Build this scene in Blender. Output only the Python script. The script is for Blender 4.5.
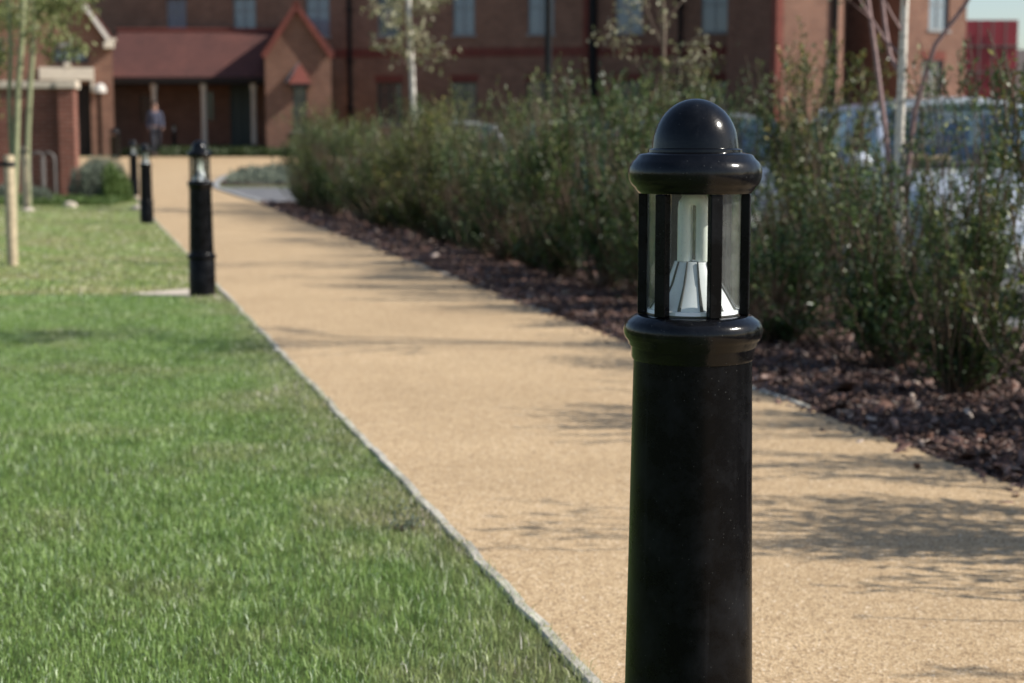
import bpy, bmesh, math, random
import numpy as np
from mathutils import Vector, Matrix, Euler

R = math.radians
S = bpy.context.scene
for o in list(bpy.data.objects):
    bpy.data.objects.remove(o)
COL = S.collection
random.seed(7)
rng = np.random.default_rng(7)

# ------------------------------------------------------------------ camera
F = 1650.0            # focal length in pixels
HZ = 146.0            # row of the true horizon
CAMZ = 0.965
PITCH = math.atan((341.5 - HZ) / F)
cam = bpy.data.cameras.new('camera')
cam.sensor_width = 36.0
cam.lens = F / 1024 * 36
cam.clip_end = 2000
cam.clip_start = 0.05
cam.dof.use_dof = True
cam.dof.focus_distance = 2.03
cam.dof.aperture_fstop = 6.8
co = bpy.data.objects.new('camera', cam)
co.location = (0, 0, CAMZ)
co.rotation_euler = (math.pi / 2 - PITCH, 0, 0)
COL.objects.link(co)
S.camera = co

# ------------------------------------------------------------------ light
SUNV = Vector((0.745, -0.095, 0.585)).normalized()      # towards the sun
world = bpy.data.worlds.new('World')
S.world = world
world.use_nodes = True
wn = world.node_tree
wn.nodes.clear()
sky = wn.nodes.new('ShaderNodeTexSky')
sky.sky_type = 'NISHITA'
sky.sun_disc = False
sky.sun_elevation = math.asin(SUNV.z)
sky.sun_rotation = math.atan2(SUNV.x, SUNV.y)
sky.dust_density = 1.0
bg = wn.nodes.new('ShaderNodeBackground')
bg.inputs[1].default_value = 0.110
wo = wn.nodes.new('ShaderNodeOutputWorld')
wn.links.new(sky.outputs[0], bg.inputs[0])
wn.links.new(bg.outputs[0], wo.inputs[0])
sun = bpy.data.lights.new('sun', 'SUN')
sun.energy = 4.7
sun.angle = R(0.53)
sun.color = (1.0, 0.95, 0.87)
so = bpy.data.objects.new('sun', sun)
so.rotation_euler = (-SUNV).to_track_quat('-Z', 'Y').to_euler()
so.location = (10, -2, 12)
COL.objects.link(so)
S.view_settings.view_transform = 'Standard'
S.view_settings.look = 'None'
S.view_settings.exposure = 0.35
S.view_settings.gamma = 1.0
S.view_settings.use_curve_mapping = False

# ------------------------------------------------------------------ plan of the place
def ramp(y):
    y = min(y, 58.0)
    return 0.0 if y < 20 else 0.00134 * (y - 20) ** 1.75
def xl(y): return 0.895 - 0.2575 * y          # left edge of the footpath
def xr(y): return 2.57 - 0.248 * y            # right edge of the footpath
DROP = 0.13
def smooth(t):
    t = max(0.0, min(1.0, t)); return t * t * (3 - 2 * t)
def drop(y): return DROP * (1 - smooth((y - 27) / 8.0))
def G(x, y):
    off = x - xr(y)
    k = max(0.0, min(1.0, (off - 2.3) / 0.1))
    return ramp(y) - drop(y) * k
cp, sp = math.cos(PITCH), math.sin(PITCH)
def ray(px, py):
    u = (px - 512) / F; v = (341.5 - py) / F
    return Vector((u, cp + v * sp, -sp + v * cp))
def at(px, py, Y):
    d = ray(px, py); t = Y / d.y
    return Vector((d.x * t, Y, CAMZ + d.z * t))
def gp(px, py):
    """ground point seen at a photo position"""
    d = ray(px, py)
    t = 1.0
    while t < 120:
        p = Vector((0, 0, CAMZ)) + d * t
        if p.z <= G(p.x, p.y): break
        t += 0.02
    return Vector((p.x, p.y, G(p.x, p.y)))

# ------------------------------------------------------------------ helpers
def tag(o, label=None, cat=None, group=None, kind=None):
    if label: o['label'] = label
    if cat: o['category'] = cat
    if group: o['group'] = group
    if kind: o['kind'] = kind
    return o
def empty(name, loc, rz=0.0):
    o = bpy.data.objects.new(name, None); COL.objects.link(o)
    o.empty_display_size = 0.2
    o.location = loc; o.rotation_euler = (0, 0, rz)
    return o
def link(name, me, mat=None, parent=None):
    o = bpy.data.objects.new(name, me); COL.objects.link(o)
    if mat is not None:
        for m in (mat if isinstance(mat, (list, tuple)) else [mat]): me.materials.append(m)
    if parent is not None: o.parent = parent
    return o
def fin(name, bm, mat=None, parent=None, smooth_=False, recalc=True):
    if recalc: bmesh.ops.recalc_face_normals(bm, faces=bm.faces)
    me = bpy.data.meshes.new(name); bm.to_mesh(me); bm.free()
    if smooth_:
        me.polygons.foreach_set('use_smooth', [True] * len(me.polygons))
        try: me.set_sharp_from_angle(angle=R(40))
        except Exception: pass
    return link(name, me, mat, parent)
def kids(o): return [c for c in bpy.data.objects if c.parent == o]
def copy_tree(o, parent=None):
    c = o.copy(); COL.objects.link(c); c.parent = parent
    for ch in KIDS.get(o.name, None) or kids(o): copy_tree(ch, c)
    return c
KIDS = {}
def box(bm, x0, x1, y0, y1, z0, z1, bev=0.0, rot=None, off=None):
    v = [bm.verts.new((x, y, z)) for x in (x0, x1) for y in (y0, y1) for z in (z0, z1)]
    idx = [(0, 1, 3, 2), (4, 6, 7, 5), (0, 4, 5, 1), (2, 3, 7, 6), (0, 2, 6, 4), (1, 5, 7, 3)]
    fs = [bm.faces.new([v[i] for i in f]) for f in idx]
    if bev > 0:
        es = set(e for f in fs for e in f.edges)
        r = bmesh.ops.bevel(bm, geom=list(es), offset=bev, segments=2, affect='EDGES', profile=0.5)
        v = list(set(vv for f in r['faces'] for vv in f.verts) | set(x for x in v if x.is_valid))
    if rot is not None or off is not None:
        for q in v:
            if not q.is_valid: continue
            c = q.co.copy()
            if rot is not None: c = rot @ c
            if off is not None: c = c + Vector(off)
            q.co = c
def tube(bm, pts, radii, seg=8, cap=True):
    pts = [Vector(p) for p in pts]
    if not hasattr(radii, '__len__'): radii = [radii] * len(pts)
    rings = []
    t0 = (pts[1] - pts[0]).normalized()
    ref = Vector((0, 0, 1)) if abs(t0.z) < 0.9 else Vector((1, 0, 0))
    nrm = t0.cross(ref).normalized()
    for i, p in enumerate(pts):
        t = (pts[min(i + 1, len(pts) - 1)] - pts[max(i - 1, 0)]).normalized()
        nrm = (nrm - t * nrm.dot(t)).normalized()
        b = t.cross(nrm)
        rings.append([bm.verts.new(p + (nrm * math.cos(a) + b * math.sin(a)) * radii[i])
                      for a in [2 * math.pi * k / seg for k in range(seg)]])
    for r0, r1 in zip(rings, rings[1:]):
        for k in range(seg):
            bm.faces.new((r0[k], r0[(k + 1) % seg], r1[(k + 1) % seg], r1[k]))
    if cap:
        bm.faces.new(rings[0][::-1]); bm.faces.new(rings[-1])
def lathe(bm, prof, seg=48, cx=0.0, cy=0.0, cz=0.0):
    rings = []
    for r, z in prof:
        if r < 1e-5: rings.append([bm.verts.new((cx, cy, cz + z))])
        else: rings.append([bm.verts.new((cx + r * math.cos(2 * math.pi * k / seg), cy + r * math.sin(2 * math.pi * k / seg), cz + z)) for k in range(seg)])
    for a, b in zip(rings, rings[1:]):
        for k in range(seg):
            k2 = (k + 1) % seg
            if len(a) == 1 and len(b) == 1: continue
            if len(a) == 1: bm.faces.new((a[0], b[k2], b[k]))
            elif len(b) == 1: bm.faces.new((a[k], a[k2], b[0]))
            else: bm.faces.new((a[k], a[k2], b[k2], b[k]))
def poly(bm, pts):
    return bm.faces.new([bm.verts.new(p) for p in pts])

# ------------------------------------------------------------------ materials
def mat(name, base=(0.5, 0.5, 0.5), rough=0.6, metal=0.0, spec=0.5):
    m = bpy.data.materials.new(name); m.use_nodes = True
    nt = m.node_tree; b = nt.nodes['Principled BSDF']
    b.inputs['Base Color'].default_value = (*base, 1)
    b.inputs['Roughness'].default_value = rough
    b.inputs['Metallic'].default_value = metal
    b.inputs['Specular IOR Level'].default_value = spec
    return m, nt, b
def N(nt, t, **kw):
    n = nt.nodes.new(t)
    for k, v in kw.items():
        if k in n.inputs: n.inputs[k].default_value = v
        else: setattr(n, k, v)
    return n
def noise(nt, scale, detail=4, rough=0.55, vec=None):
    n = nt.nodes.new('ShaderNodeTexNoise')
    n.inputs['Scale'].default_value = scale; n.inputs['Detail'].default_value = detail
    n.inputs['Roughness'].default_value = rough
    if vec is not None: nt.links.new(vec, n.inputs['Vector'])
    return n
def crep(nt, fac, stops):
    r = nt.nodes.new('ShaderNodeValToRGB')
    e = r.color_ramp.elements
    while len(e) < len(stops): e.new(0.5)
    for el, (p, c) in zip(e, stops):
        el.position = p; el.color = (*c, 1)
    nt.links.new(fac, r.inputs[0]); return r
def mix(nt, fac, a, b, mode='MIX'):
    n = nt.nodes.new('ShaderNodeMix'); n.data_type = 'RGBA'; n.blend_type = mode
    for s, v in ((n.inputs[0], fac), (n.inputs[6], a), (n.inputs[7], b)):
        if isinstance(v, (int, float)): s.default_value = v
        elif isinstance(v, tuple): s.default_value = (*v, 1)
        else: nt.links.new(v, s)
    return n.outputs[2]
def bump(nt, b, h, strength=0.4, dist=0.01):
    n = nt.nodes.new('ShaderNodeBump'); n.inputs['Strength'].default_value = strength
    n.inputs['Distance'].default_value = dist
    nt.links.new(h, n.inputs['Height']); nt.links.new(n.outputs[0], b.inputs['Normal'])
def geo(nt): return nt.nodes.new('ShaderNodeNewGeometry').outputs['Position']
def objc(nt): return nt.nodes.new('ShaderNodeTexCoord').outputs['Object']
def mathn(nt, op, a, b=None):
    n = nt.nodes.new('ShaderNodeMath'); n.operation = op
    for i, v in enumerate((a, b)):
        if v is None: continue
        if isinstance(v, (int, float)): n.inputs[i].default_value = v
        else: nt.links.new(v, n.inputs[i])
    return n.outputs[0]

M = {}
def thin_fresnel(nt, f0=0.04, gain=0.9, p=5):
    lw = nt.nodes.new('ShaderNodeLayerWeight'); lw.inputs[0].default_value = 0.5
    return mathn(nt, 'ADD', mathn(nt, 'MULTIPLY', mathn(nt, 'POWER', lw.outputs['Facing'], p), gain), f0)
def simple(name, base, rough=0.6, metal=0.0, var=0.25, scale=8.0, bstr=0.15, spec=0.5):
    m, nt, b = mat(name, base, rough, metal, spec)
    n = noise(nt, scale, 6, 0.6, objc(nt))
    lo = tuple(c * (1 - var) for c in base); hi = tuple(min(1, c * (1 + var)) for c in base)
    r = crep(nt, n.outputs[0], [(0.3, lo), (0.7, hi)])
    nt.links.new(r.outputs[0], b.inputs['Base Color'])
    if bstr: bump(nt, b, n.outputs[0], bstr, 0.01)
    M[name] = m; return m

# lawn soil/grass base
b2y = 10.55      # the farther lawn, beyond the slab strip, is a paler turf
def lawn_colours(nt, vec, bright=1.0):
    """green with drier patches; drier in a band beside the footpath"""
    sep = nt.nodes.new('ShaderNodeSeparateXYZ'); nt.links.new(vec, sep.inputs[0])
    n1 = noise(nt, 1.6, 5, 0.6, vec); n2 = noise(nt, 9.0, 4, 0.6, vec)
    g = crep(nt, n2.outputs[0], [(0.3, (0.125 * bright, 0.205 * bright, 0.052 * bright)), (0.7, (0.232 * bright, 0.325 * bright, 0.105 * bright))])
    d = crep(nt, n2.outputs[0], [(0.3, (0.21 * bright, 0.21 * bright, 0.10 * bright)), (0.7, (0.36 * bright, 0.34 * bright, 0.19 * bright))])
    # distance from the left path edge
    e = mathn(nt, 'ADD', sep.outputs[0], mathn(nt, 'MULTIPLY', sep.outputs[1], 0.2575))
    e = mathn(nt, 'SUBTRACT', 0.895, e)                # metres into the lawn
    e = mathn(nt, 'SUBTRACT', 0.20, mathn(nt, 'MULTIPLY', e, 0.45))
    e = mathn(nt, 'MAXIMUM', e, 0.0)
    f = mathn(nt, 'ADD', n1.outputs[0], e)
    fr = crep(nt, f, [(0.50, (0, 0, 0)), (0.90, (1, 1, 1))])
    far = mathn(nt, 'GREATER_THAN', sep.outputs[1], b2y)
    fr2 = crep(nt, n1.outputs[0], [(0.30, (0, 0, 0)), (0.62, (1, 1, 1))])
    pale = mix(nt, 1.0, mix(nt, fr2.outputs[0], g.outputs[0], d.outputs[0]), (1.12, 1.17, 1.0), 'MULTIPLY')
    return mix(nt, far, mix(nt, fr.outputs[0], g.outputs[0], d.outputs[0]), pale)
m, nt, b = mat('lawn', (0.1, 0.15, 0.04), 0.9)
v = geo(nt)
c = lawn_colours(nt, v, 0.62)
fn = noise(nt, 240, 3, 0.7, v)
fr = crep(nt, fn.outputs[0], [(0.35, (0.55, 0.5, 0.45)), (0.65, (1.15, 1.15, 1.1))])
nt.links.new(mix(nt, 1.0, c, fr.outputs[0], 'MULTIPLY'), b.inputs['Base Color'])
bump(nt, b, fn.outputs[0], 0.8, 0.02)
b.inputs['Specular IOR Level'].default_value = 0.15
M['lawn'] = m

def leafmat(name, stops, trans=0.35, rough=0.5, spec=0.3, attr='rnd', col_override=None):
    m = bpy.data.materials.new(name); m.use_nodes = True; nt = m.node_tree
    b = nt.nodes['Principled BSDF']; out = nt.nodes['Material Output']
    a = nt.nodes.new('ShaderNodeAttribute'); a.attribute_name = attr
    r = crep(nt, a.outputs['Fac'], stops)
    c = r.outputs[0]
    if col_override: c = col_override(nt, c)
    nt.links.new(c, b.inputs['Base Color'])
    b.inputs['Roughness'].default_value = rough
    b.inputs['Specular IOR Level'].default_value = spec
    t = nt.nodes.new('ShaderNodeBsdfTranslucent'); nt.links.new(c, t.inputs[0])
    mx = nt.nodes.new('ShaderNodeMixShader'); mx.inputs[0].default_value = trans
    nt.links.new(b.outputs[0], mx.inputs[1]); nt.links.new(t.outputs[0], mx.inputs[2])
    nt.links.new(mx.outputs[0], out.inputs[0])
    M[name] = m; return m
def grass_over(nt, c):
    v = geo(nt)
    g = lawn_colours(nt, v, 1.62)
    return mix(nt, 1.0, g, c, 'MULTIPLY')
leafmat('grass_blade', [(0.0, (0.60, 0.60, 0.55)), (0.6, (1.0, 1.0, 0.9)), (0.90, (1.25, 1.2, 1.4)), (1.0, (3.0, 2.3, 5.5))], 0.35, 0.38, 0.5, col_override=grass_over)  # brightest stop paints white sun sparkle onto a few blades

# footpath: bound tan gravel
m, nt, b = mat('path', (0.5, 0.36, 0.2), 0.85)
v = geo(nt)
vo = nt.nodes.new('ShaderNodeTexVoronoi'); vo.inputs['Scale'].default_value = 190; nt.links.new(v, vo.inputs['Vector'])
cr = crep(nt, vo.outputs['Color'], [(0.0, (0.17, 0.11, 0.065)), (0.30, (0.46, 0.325, 0.185)), (0.62, (0.55, 0.405, 0.240)), (0.85, (0.65, 0.50, 0.32)), (1.0, (0.82, 0.72, 0.58))])
n1 = noise(nt, 0.9, 6, 0.65, v); n2 = noise(nt, 26, 4, 0.6, v)
t1 = crep(nt, n1.outputs[0], [(0.3, (0.86, 0.84, 0.82)), (0.7, (1.06, 1.05, 1.04))])
t2 = crep(nt, n2.outputs[0], [(0.3, (0.90, 0.88, 0.86)), (0.7, (1.08, 1.08, 1.08))])
c = mix(nt, 1.0, cr.outputs[0], t1.outputs[0], 'MULTIPLY'); c = mix(nt, 1.0, c, t2.outputs[0], 'MULTIPLY')
nt.links.new(c, b.inputs['Base Color'])
bump(nt, b, vo.outputs['Distance'], 0.45, 0.003)
b.inputs['Specular IOR Level'].default_value = 0.25
M['path'] = m

# asphalt
m, nt, b = mat('asphalt', (0.1, 0.1, 0.11), 0.85)
v = geo(nt); n1 = noise(nt, 120, 3, 0.6, v); n2 = noise(nt, 1.2, 5, 0.6, v)
c1 = crep(nt, n1.outputs[0], [(0.35, (0.10, 0.10, 0.105)), (0.65, (0.20, 0.20, 0.205))])
c2 = crep(nt, n2.outputs[0], [(0.3, (0.8, 0.8, 0.8)), (0.7, (1.1, 1.1, 1.1))])
nt.links.new(mix(nt, 1.0, c1.outputs[0], c2.outputs[0], 'MULTIPLY'), b.inputs['Base Color'])
bump(nt, b, n1.outputs[0], 0.4, 0.004); M['asphalt'] = m

# mulch soil
m, nt, b = mat('mulch', (0.05, 0.03, 0.02), 0.9)
v = geo(nt); n1 = noise(nt, 60, 5, 0.7, v)
c1 = crep(nt, n1.outputs[0], [(0.3, (0.018, 0.010, 0.008)), (0.7, (0.10, 0.055, 0.045))])
nt.links.new(c1.outputs[0], b.inputs['Base Color']); bump(nt, b, n1.outputs[0], 0.9, 0.02); M['mulch'] = m
leafmat('bark_chip', [(0.0, (0.024, 0.010, 0.006)), (0.5, (0.085, 0.038, 0.024)), (0.85, (0.18, 0.092, 0.062)), (0.96, (0.28, 0.18, 0.14)), (1.0, (0.55, 0.45, 0.37))], 0.0, 0.55, 0.6)

simple('edging', (0.44, 0.41, 0.34), 0.9, var=0.45, scale=14)
simple('kerb', (0.30, 0.30, 0.29), 0.85, var=0.15, scale=20)
simple('stone', (0.60, 0.53, 0.43), 0.8, var=0.12, scale=5)
simple('pale_stone', (0.56, 0.48, 0.38), 0.8, var=0.2, scale=12)
simple('render_white', (0.66, 0.62, 0.56), 0.7, var=0.06, scale=3, bstr=0.05)
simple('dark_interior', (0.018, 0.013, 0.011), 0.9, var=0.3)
simple('timber', (0.46, 0.37, 0.24), 0.8, var=0.25, scale=20)
simple('rubber', (0.02, 0.02, 0.02), 0.8)
simple('galvanised', (0.20, 0.18, 0.17), 0.6, metal=0.3, var=0.15)
simple('iron_black', (0.008, 0.008, 0.009), 0.5, spec=0.2, var=0.2, bstr=0.03)
simple('lead', (0.12, 0.14, 0.17), 0.55, var=0.2)
simple('window_frame', (0.20, 0.22, 0.23), 0.5, var=0.1, bstr=0)
simple('green_frame', (0.03, 0.05, 0.045), 0.5, var=0.1, bstr=0)
simple('sign_face', (0.022, 0.024, 0.03), 0.4, var=0.1, bstr=0)
simple('sign_letters', (0.30, 0.42, 0.50), 0.5, var=0.05, bstr=0)
simple('skin', (0.36, 0.21, 0.16), 0.6, var=0.05, bstr=0)
simple('shirt', (0.05, 0.055, 0.09), 0.8, var=0.1)
simple('trousers', (0.012, 0.013, 0.022), 0.8, var=0.1)
simple('hair', (0.03, 0.018, 0.012), 0.7, var=0.1)
simple('shoe', (0.012, 0.011, 0.01), 0.5)
simple('red_cladding', (0.30, 0.026, 0.042), 0.5, var=0.1, scale=1, bstr=0)
simple('shrub_stem', (0.10, 0.065, 0.04), 0.8, var=0.3, scale=30)
simple('purple_bark', (0.27, 0.17, 0.16), 0.7, var=0.3, scale=30)
simple('green_bark', (0.26, 0.27, 0.15), 0.75, var=0.25, scale=25)
simple('brown_bark', (0.14, 0.10, 0.07), 0.8, var=0.3, scale=30)
m, nt, b = mat('birch_bark', (0.7, 0.66, 0.58), 0.7)
v = objc(nt)
mp = nt.nodes.new('ShaderNodeMapping'); mp.inputs['Scale'].default_value = (6, 6, 40); nt.links.new(v, mp.inputs[0])
n1 = noise(nt, 1.0, 5, 0.7, mp.outputs[0])
c1 = crep(nt, n1.outputs[0], [(0.34, (0.10, 0.075, 0.06)), (0.44, (0.60, 0.55, 0.47)), (0.7, (0.74, 0.70, 0.62))])
nt.links.new(c1.outputs[0], b.inputs['Base Color']); bump(nt, b, n1.outputs[0], 0.3, 0.01); M['birch_bark'] = m

# brick
def brickmat(name, c1_, c2_, mortar, sc=1.0):
    m, nt, b = mat(name, c1_, 0.9)
    tc = nt.nodes.new('ShaderNodeTexCoord')
    sp_ = nt.nodes.new('ShaderNodeSeparateXYZ'); nt.links.new(tc.outputs['Object'], sp_.inputs[0])
    sn = nt.nodes.new('ShaderNodeSeparateXYZ'); nt.links.new(tc.outputs['Normal'], sn.inputs[0])
    ax = mathn(nt, 'GREATER_THAN', mathn(nt, 'ABSOLUTE', sn.outputs[0]), 0.7)
    u = mathn(nt, 'ADD', mathn(nt, 'MULTIPLY', sp_.outputs[0], mathn(nt, 'SUBTRACT', 1.0, ax)), mathn(nt, 'MULTIPLY', sp_.outputs[1], ax))
    cb = nt.nodes.new('ShaderNodeCombineXYZ'); nt.links.new(u, cb.inputs[0]); nt.links.new(sp_.outputs[2], cb.inputs[1])
    br = nt.nodes.new('ShaderNodeTexBrick'); nt.links.new(cb.outputs[0], br.inputs['Vector'])
    br.inputs['Color1'].default_value = (*c1_, 1); br.inputs['Color2'].default_value = (*c2_, 1)
    br.inputs['Mortar'].default_value = (*mortar, 1)
    br.inputs['Scale'].default_value = 1.0
    br.inputs['Brick Width'].default_value = 0.225; br.inputs['Row Height'].default_value = 0.075
    br.inputs['Mortar Size'].default_value = 0.006; br.inputs['Bias'].default_value = -0.1
    n1 = noise(nt, 1.3, 6, 0.65, tc.outputs['Object'])
    t = crep(nt, n1.outputs[0], [(0.3, (0.78, 0.76, 0.76)), (0.7, (1.12, 1.12, 1.12))])
    nt.links.new(mix(nt, 1.0, br.outputs['Color'], t.outputs[0], 'MULTIPLY'), b.inputs['Base Color'])
    bump(nt, b, br.outputs['Fac'], -0.3, 0.006)
    b.inputs['Specular IOR Level'].default_value = 0.2
    M[name] = m
brickmat('brick', (0.235, 0.118, 0.080), (0.170, 0.084, 0.060), (0.22, 0.17, 0.13))
brickmat('brick_red', (0.20, 0.052, 0.038), (0.155, 0.040, 0.03), (0.17, 0.10, 0.08))
brickmat('brick_dark', (0.275, 0.145, 0.096), (0.205, 0.105, 0.072), (0.20, 0.155, 0.12))
brickmat('brick_garden', (0.23, 0.088, 0.062), (0.17, 0.066, 0.048), (0.28, 0.19, 0.15))
# roof tiles
def tilemat(name, base):
    m, nt, b = mat(name, base, 0.85)
    tc = nt.nodes.new('ShaderNodeTexCoord')
    sp_ = nt.nodes.new('ShaderNodeSeparateXYZ'); nt.links.new(tc.outputs['Object'], sp_.inputs[0])
    cb = nt.nodes.new('ShaderNodeCombineXYZ')
    nt.links.new(mathn(nt, 'ADD', sp_.outputs[0], mathn(nt, 'MULTIPLY', sp_.outputs[1], 0.11)), cb.inputs[0]); nt.links.new(sp_.outputs[2], cb.inputs[1])
    br = nt.nodes.new('ShaderNodeTexBrick'); nt.links.new(cb.outputs[0], br.inputs['Vector'])
    br.inputs['Color1'].default_value = (*base, 1); br.inputs['Color2'].default_value = (*[c * 0.75 for c in base], 1)
    br.inputs['Mortar'].default_value = (*[c * 0.35 for c in base], 1)
    br.inputs['Brick Width'].default_value = 0.17; br.inputs['Row Height'].default_value = 0.07; br.inputs['Mortar Size'].default_value = 0.006
    br.inputs['Scale'].default_value = 1.0
    n1 = noise(nt, 0.8, 6, 0.65, tc.outputs['Object'])
    t = crep(nt, n1.outputs[0], [(0.3, (0.75, 0.75, 0.8)), (0.7, (1.2, 1.12, 1.1))])
    nt.links.new(mix(nt, 1.0, br.outputs['Color'], t.outputs[0], 'MULTIPLY'), b.inputs['Base Color'])
    bump(nt, b, br.outputs['Fac'], -0.5, 0.01)
    M[name] = m
tilemat('tiles', (0.125, 0.048, 0.038))
tilemat('tiles_red', (0.22, 0.06, 0.042))
# window glass of the buildings
m, nt, b = mat('pane', (0.02, 0.03, 0.035), 0.06, 0.0, 0.9)
n1 = noise(nt, 0.7, 2, 0.5, objc(nt)); bump(nt, b, n1.outputs[0], 0.05, 0.05); M['pane'] = m
m, nt, b = mat('sky_pane', (0.17, 0.22, 0.26), 0.12, 0.0, 0.9); M['sky_pane'] = m  # pale glass: sky reflection put into the base colour

# bollard paint: brushed gloss black with dust and fine scuffs
def blackpaint(name, r0, r1, spec, bs):
    m, nt, b = mat(name, (0.004, 0.004, 0.005), 0.16, 0.0, spec)
    v = objc(nt)
    n1 = noise(nt, 14, 6, 0.7, v)
    rr = nt.nodes.new('ShaderNodeMapRange'); nt.links.new(n1.outputs[0], rr.inputs[0])
    rr.inputs[1].default_value = 0.3; rr.inputs[2].default_value = 0.75; rr.inputs[3].default_value = r0; rr.inputs[4].default_value = r1
    nt.links.new(rr.outputs[0], b.inputs['Roughness'])
    dust = crep(nt, n1.outputs[0], [(0.45, (0.003, 0.003, 0.0035)), (0.85, (0.016, 0.017, 0.020))])
    vo = nt.nodes.new('ShaderNodeTexVoronoi'); vo.inputs['Scale'].default_value = 260; nt.links.new(v, vo.inputs['Vector'])
    sel = mathn(nt, 'LESS_THAN', vo.outputs['Distance'], 0.16)
    sc_ = nt.nodes.new('ShaderNodeSeparateColor'); nt.links.new(vo.outputs['Color'], sc_.inputs[0])
    pn = noise(nt, 7, 3, 0.6, v)
    thr = mathn(nt, 'SUBTRACT', 1.22, mathn(nt, 'MULTIPLY', pn.outputs[0], 0.62))
    sel = mathn(nt, 'MULTIPLY', sel, mathn(nt, 'GREATER_THAN', sc_.outputs[0], thr))
    # faint vertical run marks
    mp = nt.nodes.new('ShaderNodeMapping'); mp.inputs['Scale'].default_value = (70, 70, 1.6); nt.links.new(v, mp.inputs[0])
    st = noise(nt, 1.0, 4, 0.6, mp.outputs[0]); sr = crep(nt, st.outputs[0], [(0.60, (0, 0, 0)), (0.80, (0.012, 0.012, 0.013))])
    base = mix(nt, 1.0, dust.outputs[0], sr.outputs[0], 'ADD')
    nt.links.new(mix(nt, sel, base, (0.05, 0.05, 0.048)), b.inputs['Base Color'])
    h = mathn(nt, 'ADD', noise(nt, 30, 4, 0.6, v).outputs[0], mathn(nt, 'MULTIPLY', noise(nt, 160, 2, 0.5, v).outputs[0], 0.25))
    bump(nt, b, h, bs, 0.004)
    M[name] = m
blackpaint('gloss_black', 0.12, 0.26, 0.28, 0.16)
blackpaint('satin_black', 0.22, 0.36, 0.11, 0.10)
# lantern glass
m = bpy.data.materials.new('lantern_glass'); m.use_nodes = True; nt = m.node_tree
nt.nodes.remove(nt.nodes['Principled BSDF']); out = nt.nodes['Material Output']
tr = nt.nodes.new('ShaderNodeBsdfTransparent'); tr.inputs[0].default_value = (0.93, 0.96, 0.94, 1)
gl = nt.nodes.new('ShaderNodeBsdfGlossy'); gl.inputs['Roughness'].default_value = 0.03
frn = thin_fresnel(nt, 0.07)
m1 = nt.nodes.new('ShaderNodeMixShader'); nt.links.new(frn, m1.inputs[0]); nt.links.new(tr.outputs[0], m1.inputs[1]); nt.links.new(gl.outputs[0], m1.inputs[2])
df = nt.nodes.new('ShaderNodeBsdfDiffuse'); df.inputs[0].default_value = (0.5, 0.52, 0.48, 1)
v = objc(nt); n1 = noise(nt, 30, 6, 0.7, v); n2 = noise(nt, 500, 2, 0.6, v)
cr = crep(nt, n1.outputs[0], [(0.3, (0.03,) * 3), (0.75, (0.16,) * 3)])
cr2 = crep(nt, n2.outputs[0], [(0.66, (0,) * 3), (0.74, (0.5,) * 3)])
ad = mathn(nt, 'ADD', cr.outputs[0], mathn(nt, 'MULTIPLY', cr2.outputs[0], 0.4))
m2 = nt.nodes.new('ShaderNodeMixShader'); nt.links.new(ad, m2.inputs[0]); nt.links.new(m1.outputs[0], m2.inputs[1]); nt.links.new(df.outputs[0], m2.inputs[2])
nt.links.new(m2.outputs[0], out.inputs[0]); M['lantern_glass'] = m
m, nt, b = mat('lamp_tube', (0.90, 0.93, 0.86), 0.2); M['lamp_tube'] = m
b.inputs['Subsurface Weight'].default_value = 0.0
m, nt, b = mat('reflector', (0.92, 0.93, 0.95), 0.25, 0.0); n1 = noise(nt, 60, 4, 0.6, objc(nt)); bump(nt, b, n1.outputs[0], 0.1, 0.002); M['reflector'] = m
# car paint/glass
def carpaint(name, base, metal=0.5):
    m, nt, b = mat(name, base, 0.3, metal); b.inputs['Coat Weight'].default_value = 1.0
    b.inputs['Coat Roughness'].default_value = 0.04
    f = noise(nt, 900, 2, 0.5, objc(nt)); bump(nt, b, f.outputs[0], 0.03, 0.001)
    M[name] = m
carpaint('paint_silver', (0.66, 0.70, 0.76), 0.25); carpaint('paint_grey', (0.30, 0.33, 0.38)); carpaint('paint_blue', (0.10, 0.16, 0.24)); carpaint('paint_white', (0.62, 0.64, 0.64), 0.0)
m = bpy.data.materials.new('car_glass'); m.use_nodes = True; nt = m.node_tree
nt.nodes.remove(nt.nodes['Principled BSDF']); out = nt.nodes['Material Output']
tr = nt.nodes.new('ShaderNodeBsdfTransparent'); tr.inputs[0].default_value = (0.45, 0.55, 0.52, 1)
gl = nt.nodes.new('ShaderNodeBsdfGlossy'); gl.inputs['Roughness'].default_value = 0.02; gl.inputs[0].default_value = (0.85, 0.95, 0.95, 1)
lw = thin_fresnel(nt, 0.16, 0.8, 4)
m1 = nt.nodes.new('ShaderNodeMixShader'); nt.links.new(lw, m1.inputs[0]); nt.links.new(tr.outputs[0], m1.inputs[1]); nt.links.new(gl.outputs[0], m1.inputs[2]); nt.links.new(m1.outputs[0], out.inputs[0]); M['car_glass'] = m
simple('car_trim', (0.03, 0.03, 0.032), 0.6, var=0.1, bstr=0); simple('alloy', (0.5, 0.5, 0.52), 0.3, metal=0.9, var=0.05, bstr=0)
simple('plate_yellow', (0.75, 0.58, 0.10), 0.4, var=0.03, bstr=0); simple('plate_white', (0.78, 0.76, 0.70), 0.4, var=0.03, bstr=0)
simple('lens_clear', (0.7, 0.72, 0.75), 0.1, var=0.1, bstr=0); simple('lens_amber', (0.6, 0.22, 0.03), 0.2, var=0.1, bstr=0)
simple('tan_block', (0.42, 0.32, 0.19), 0.8, var=0.1)
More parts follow.
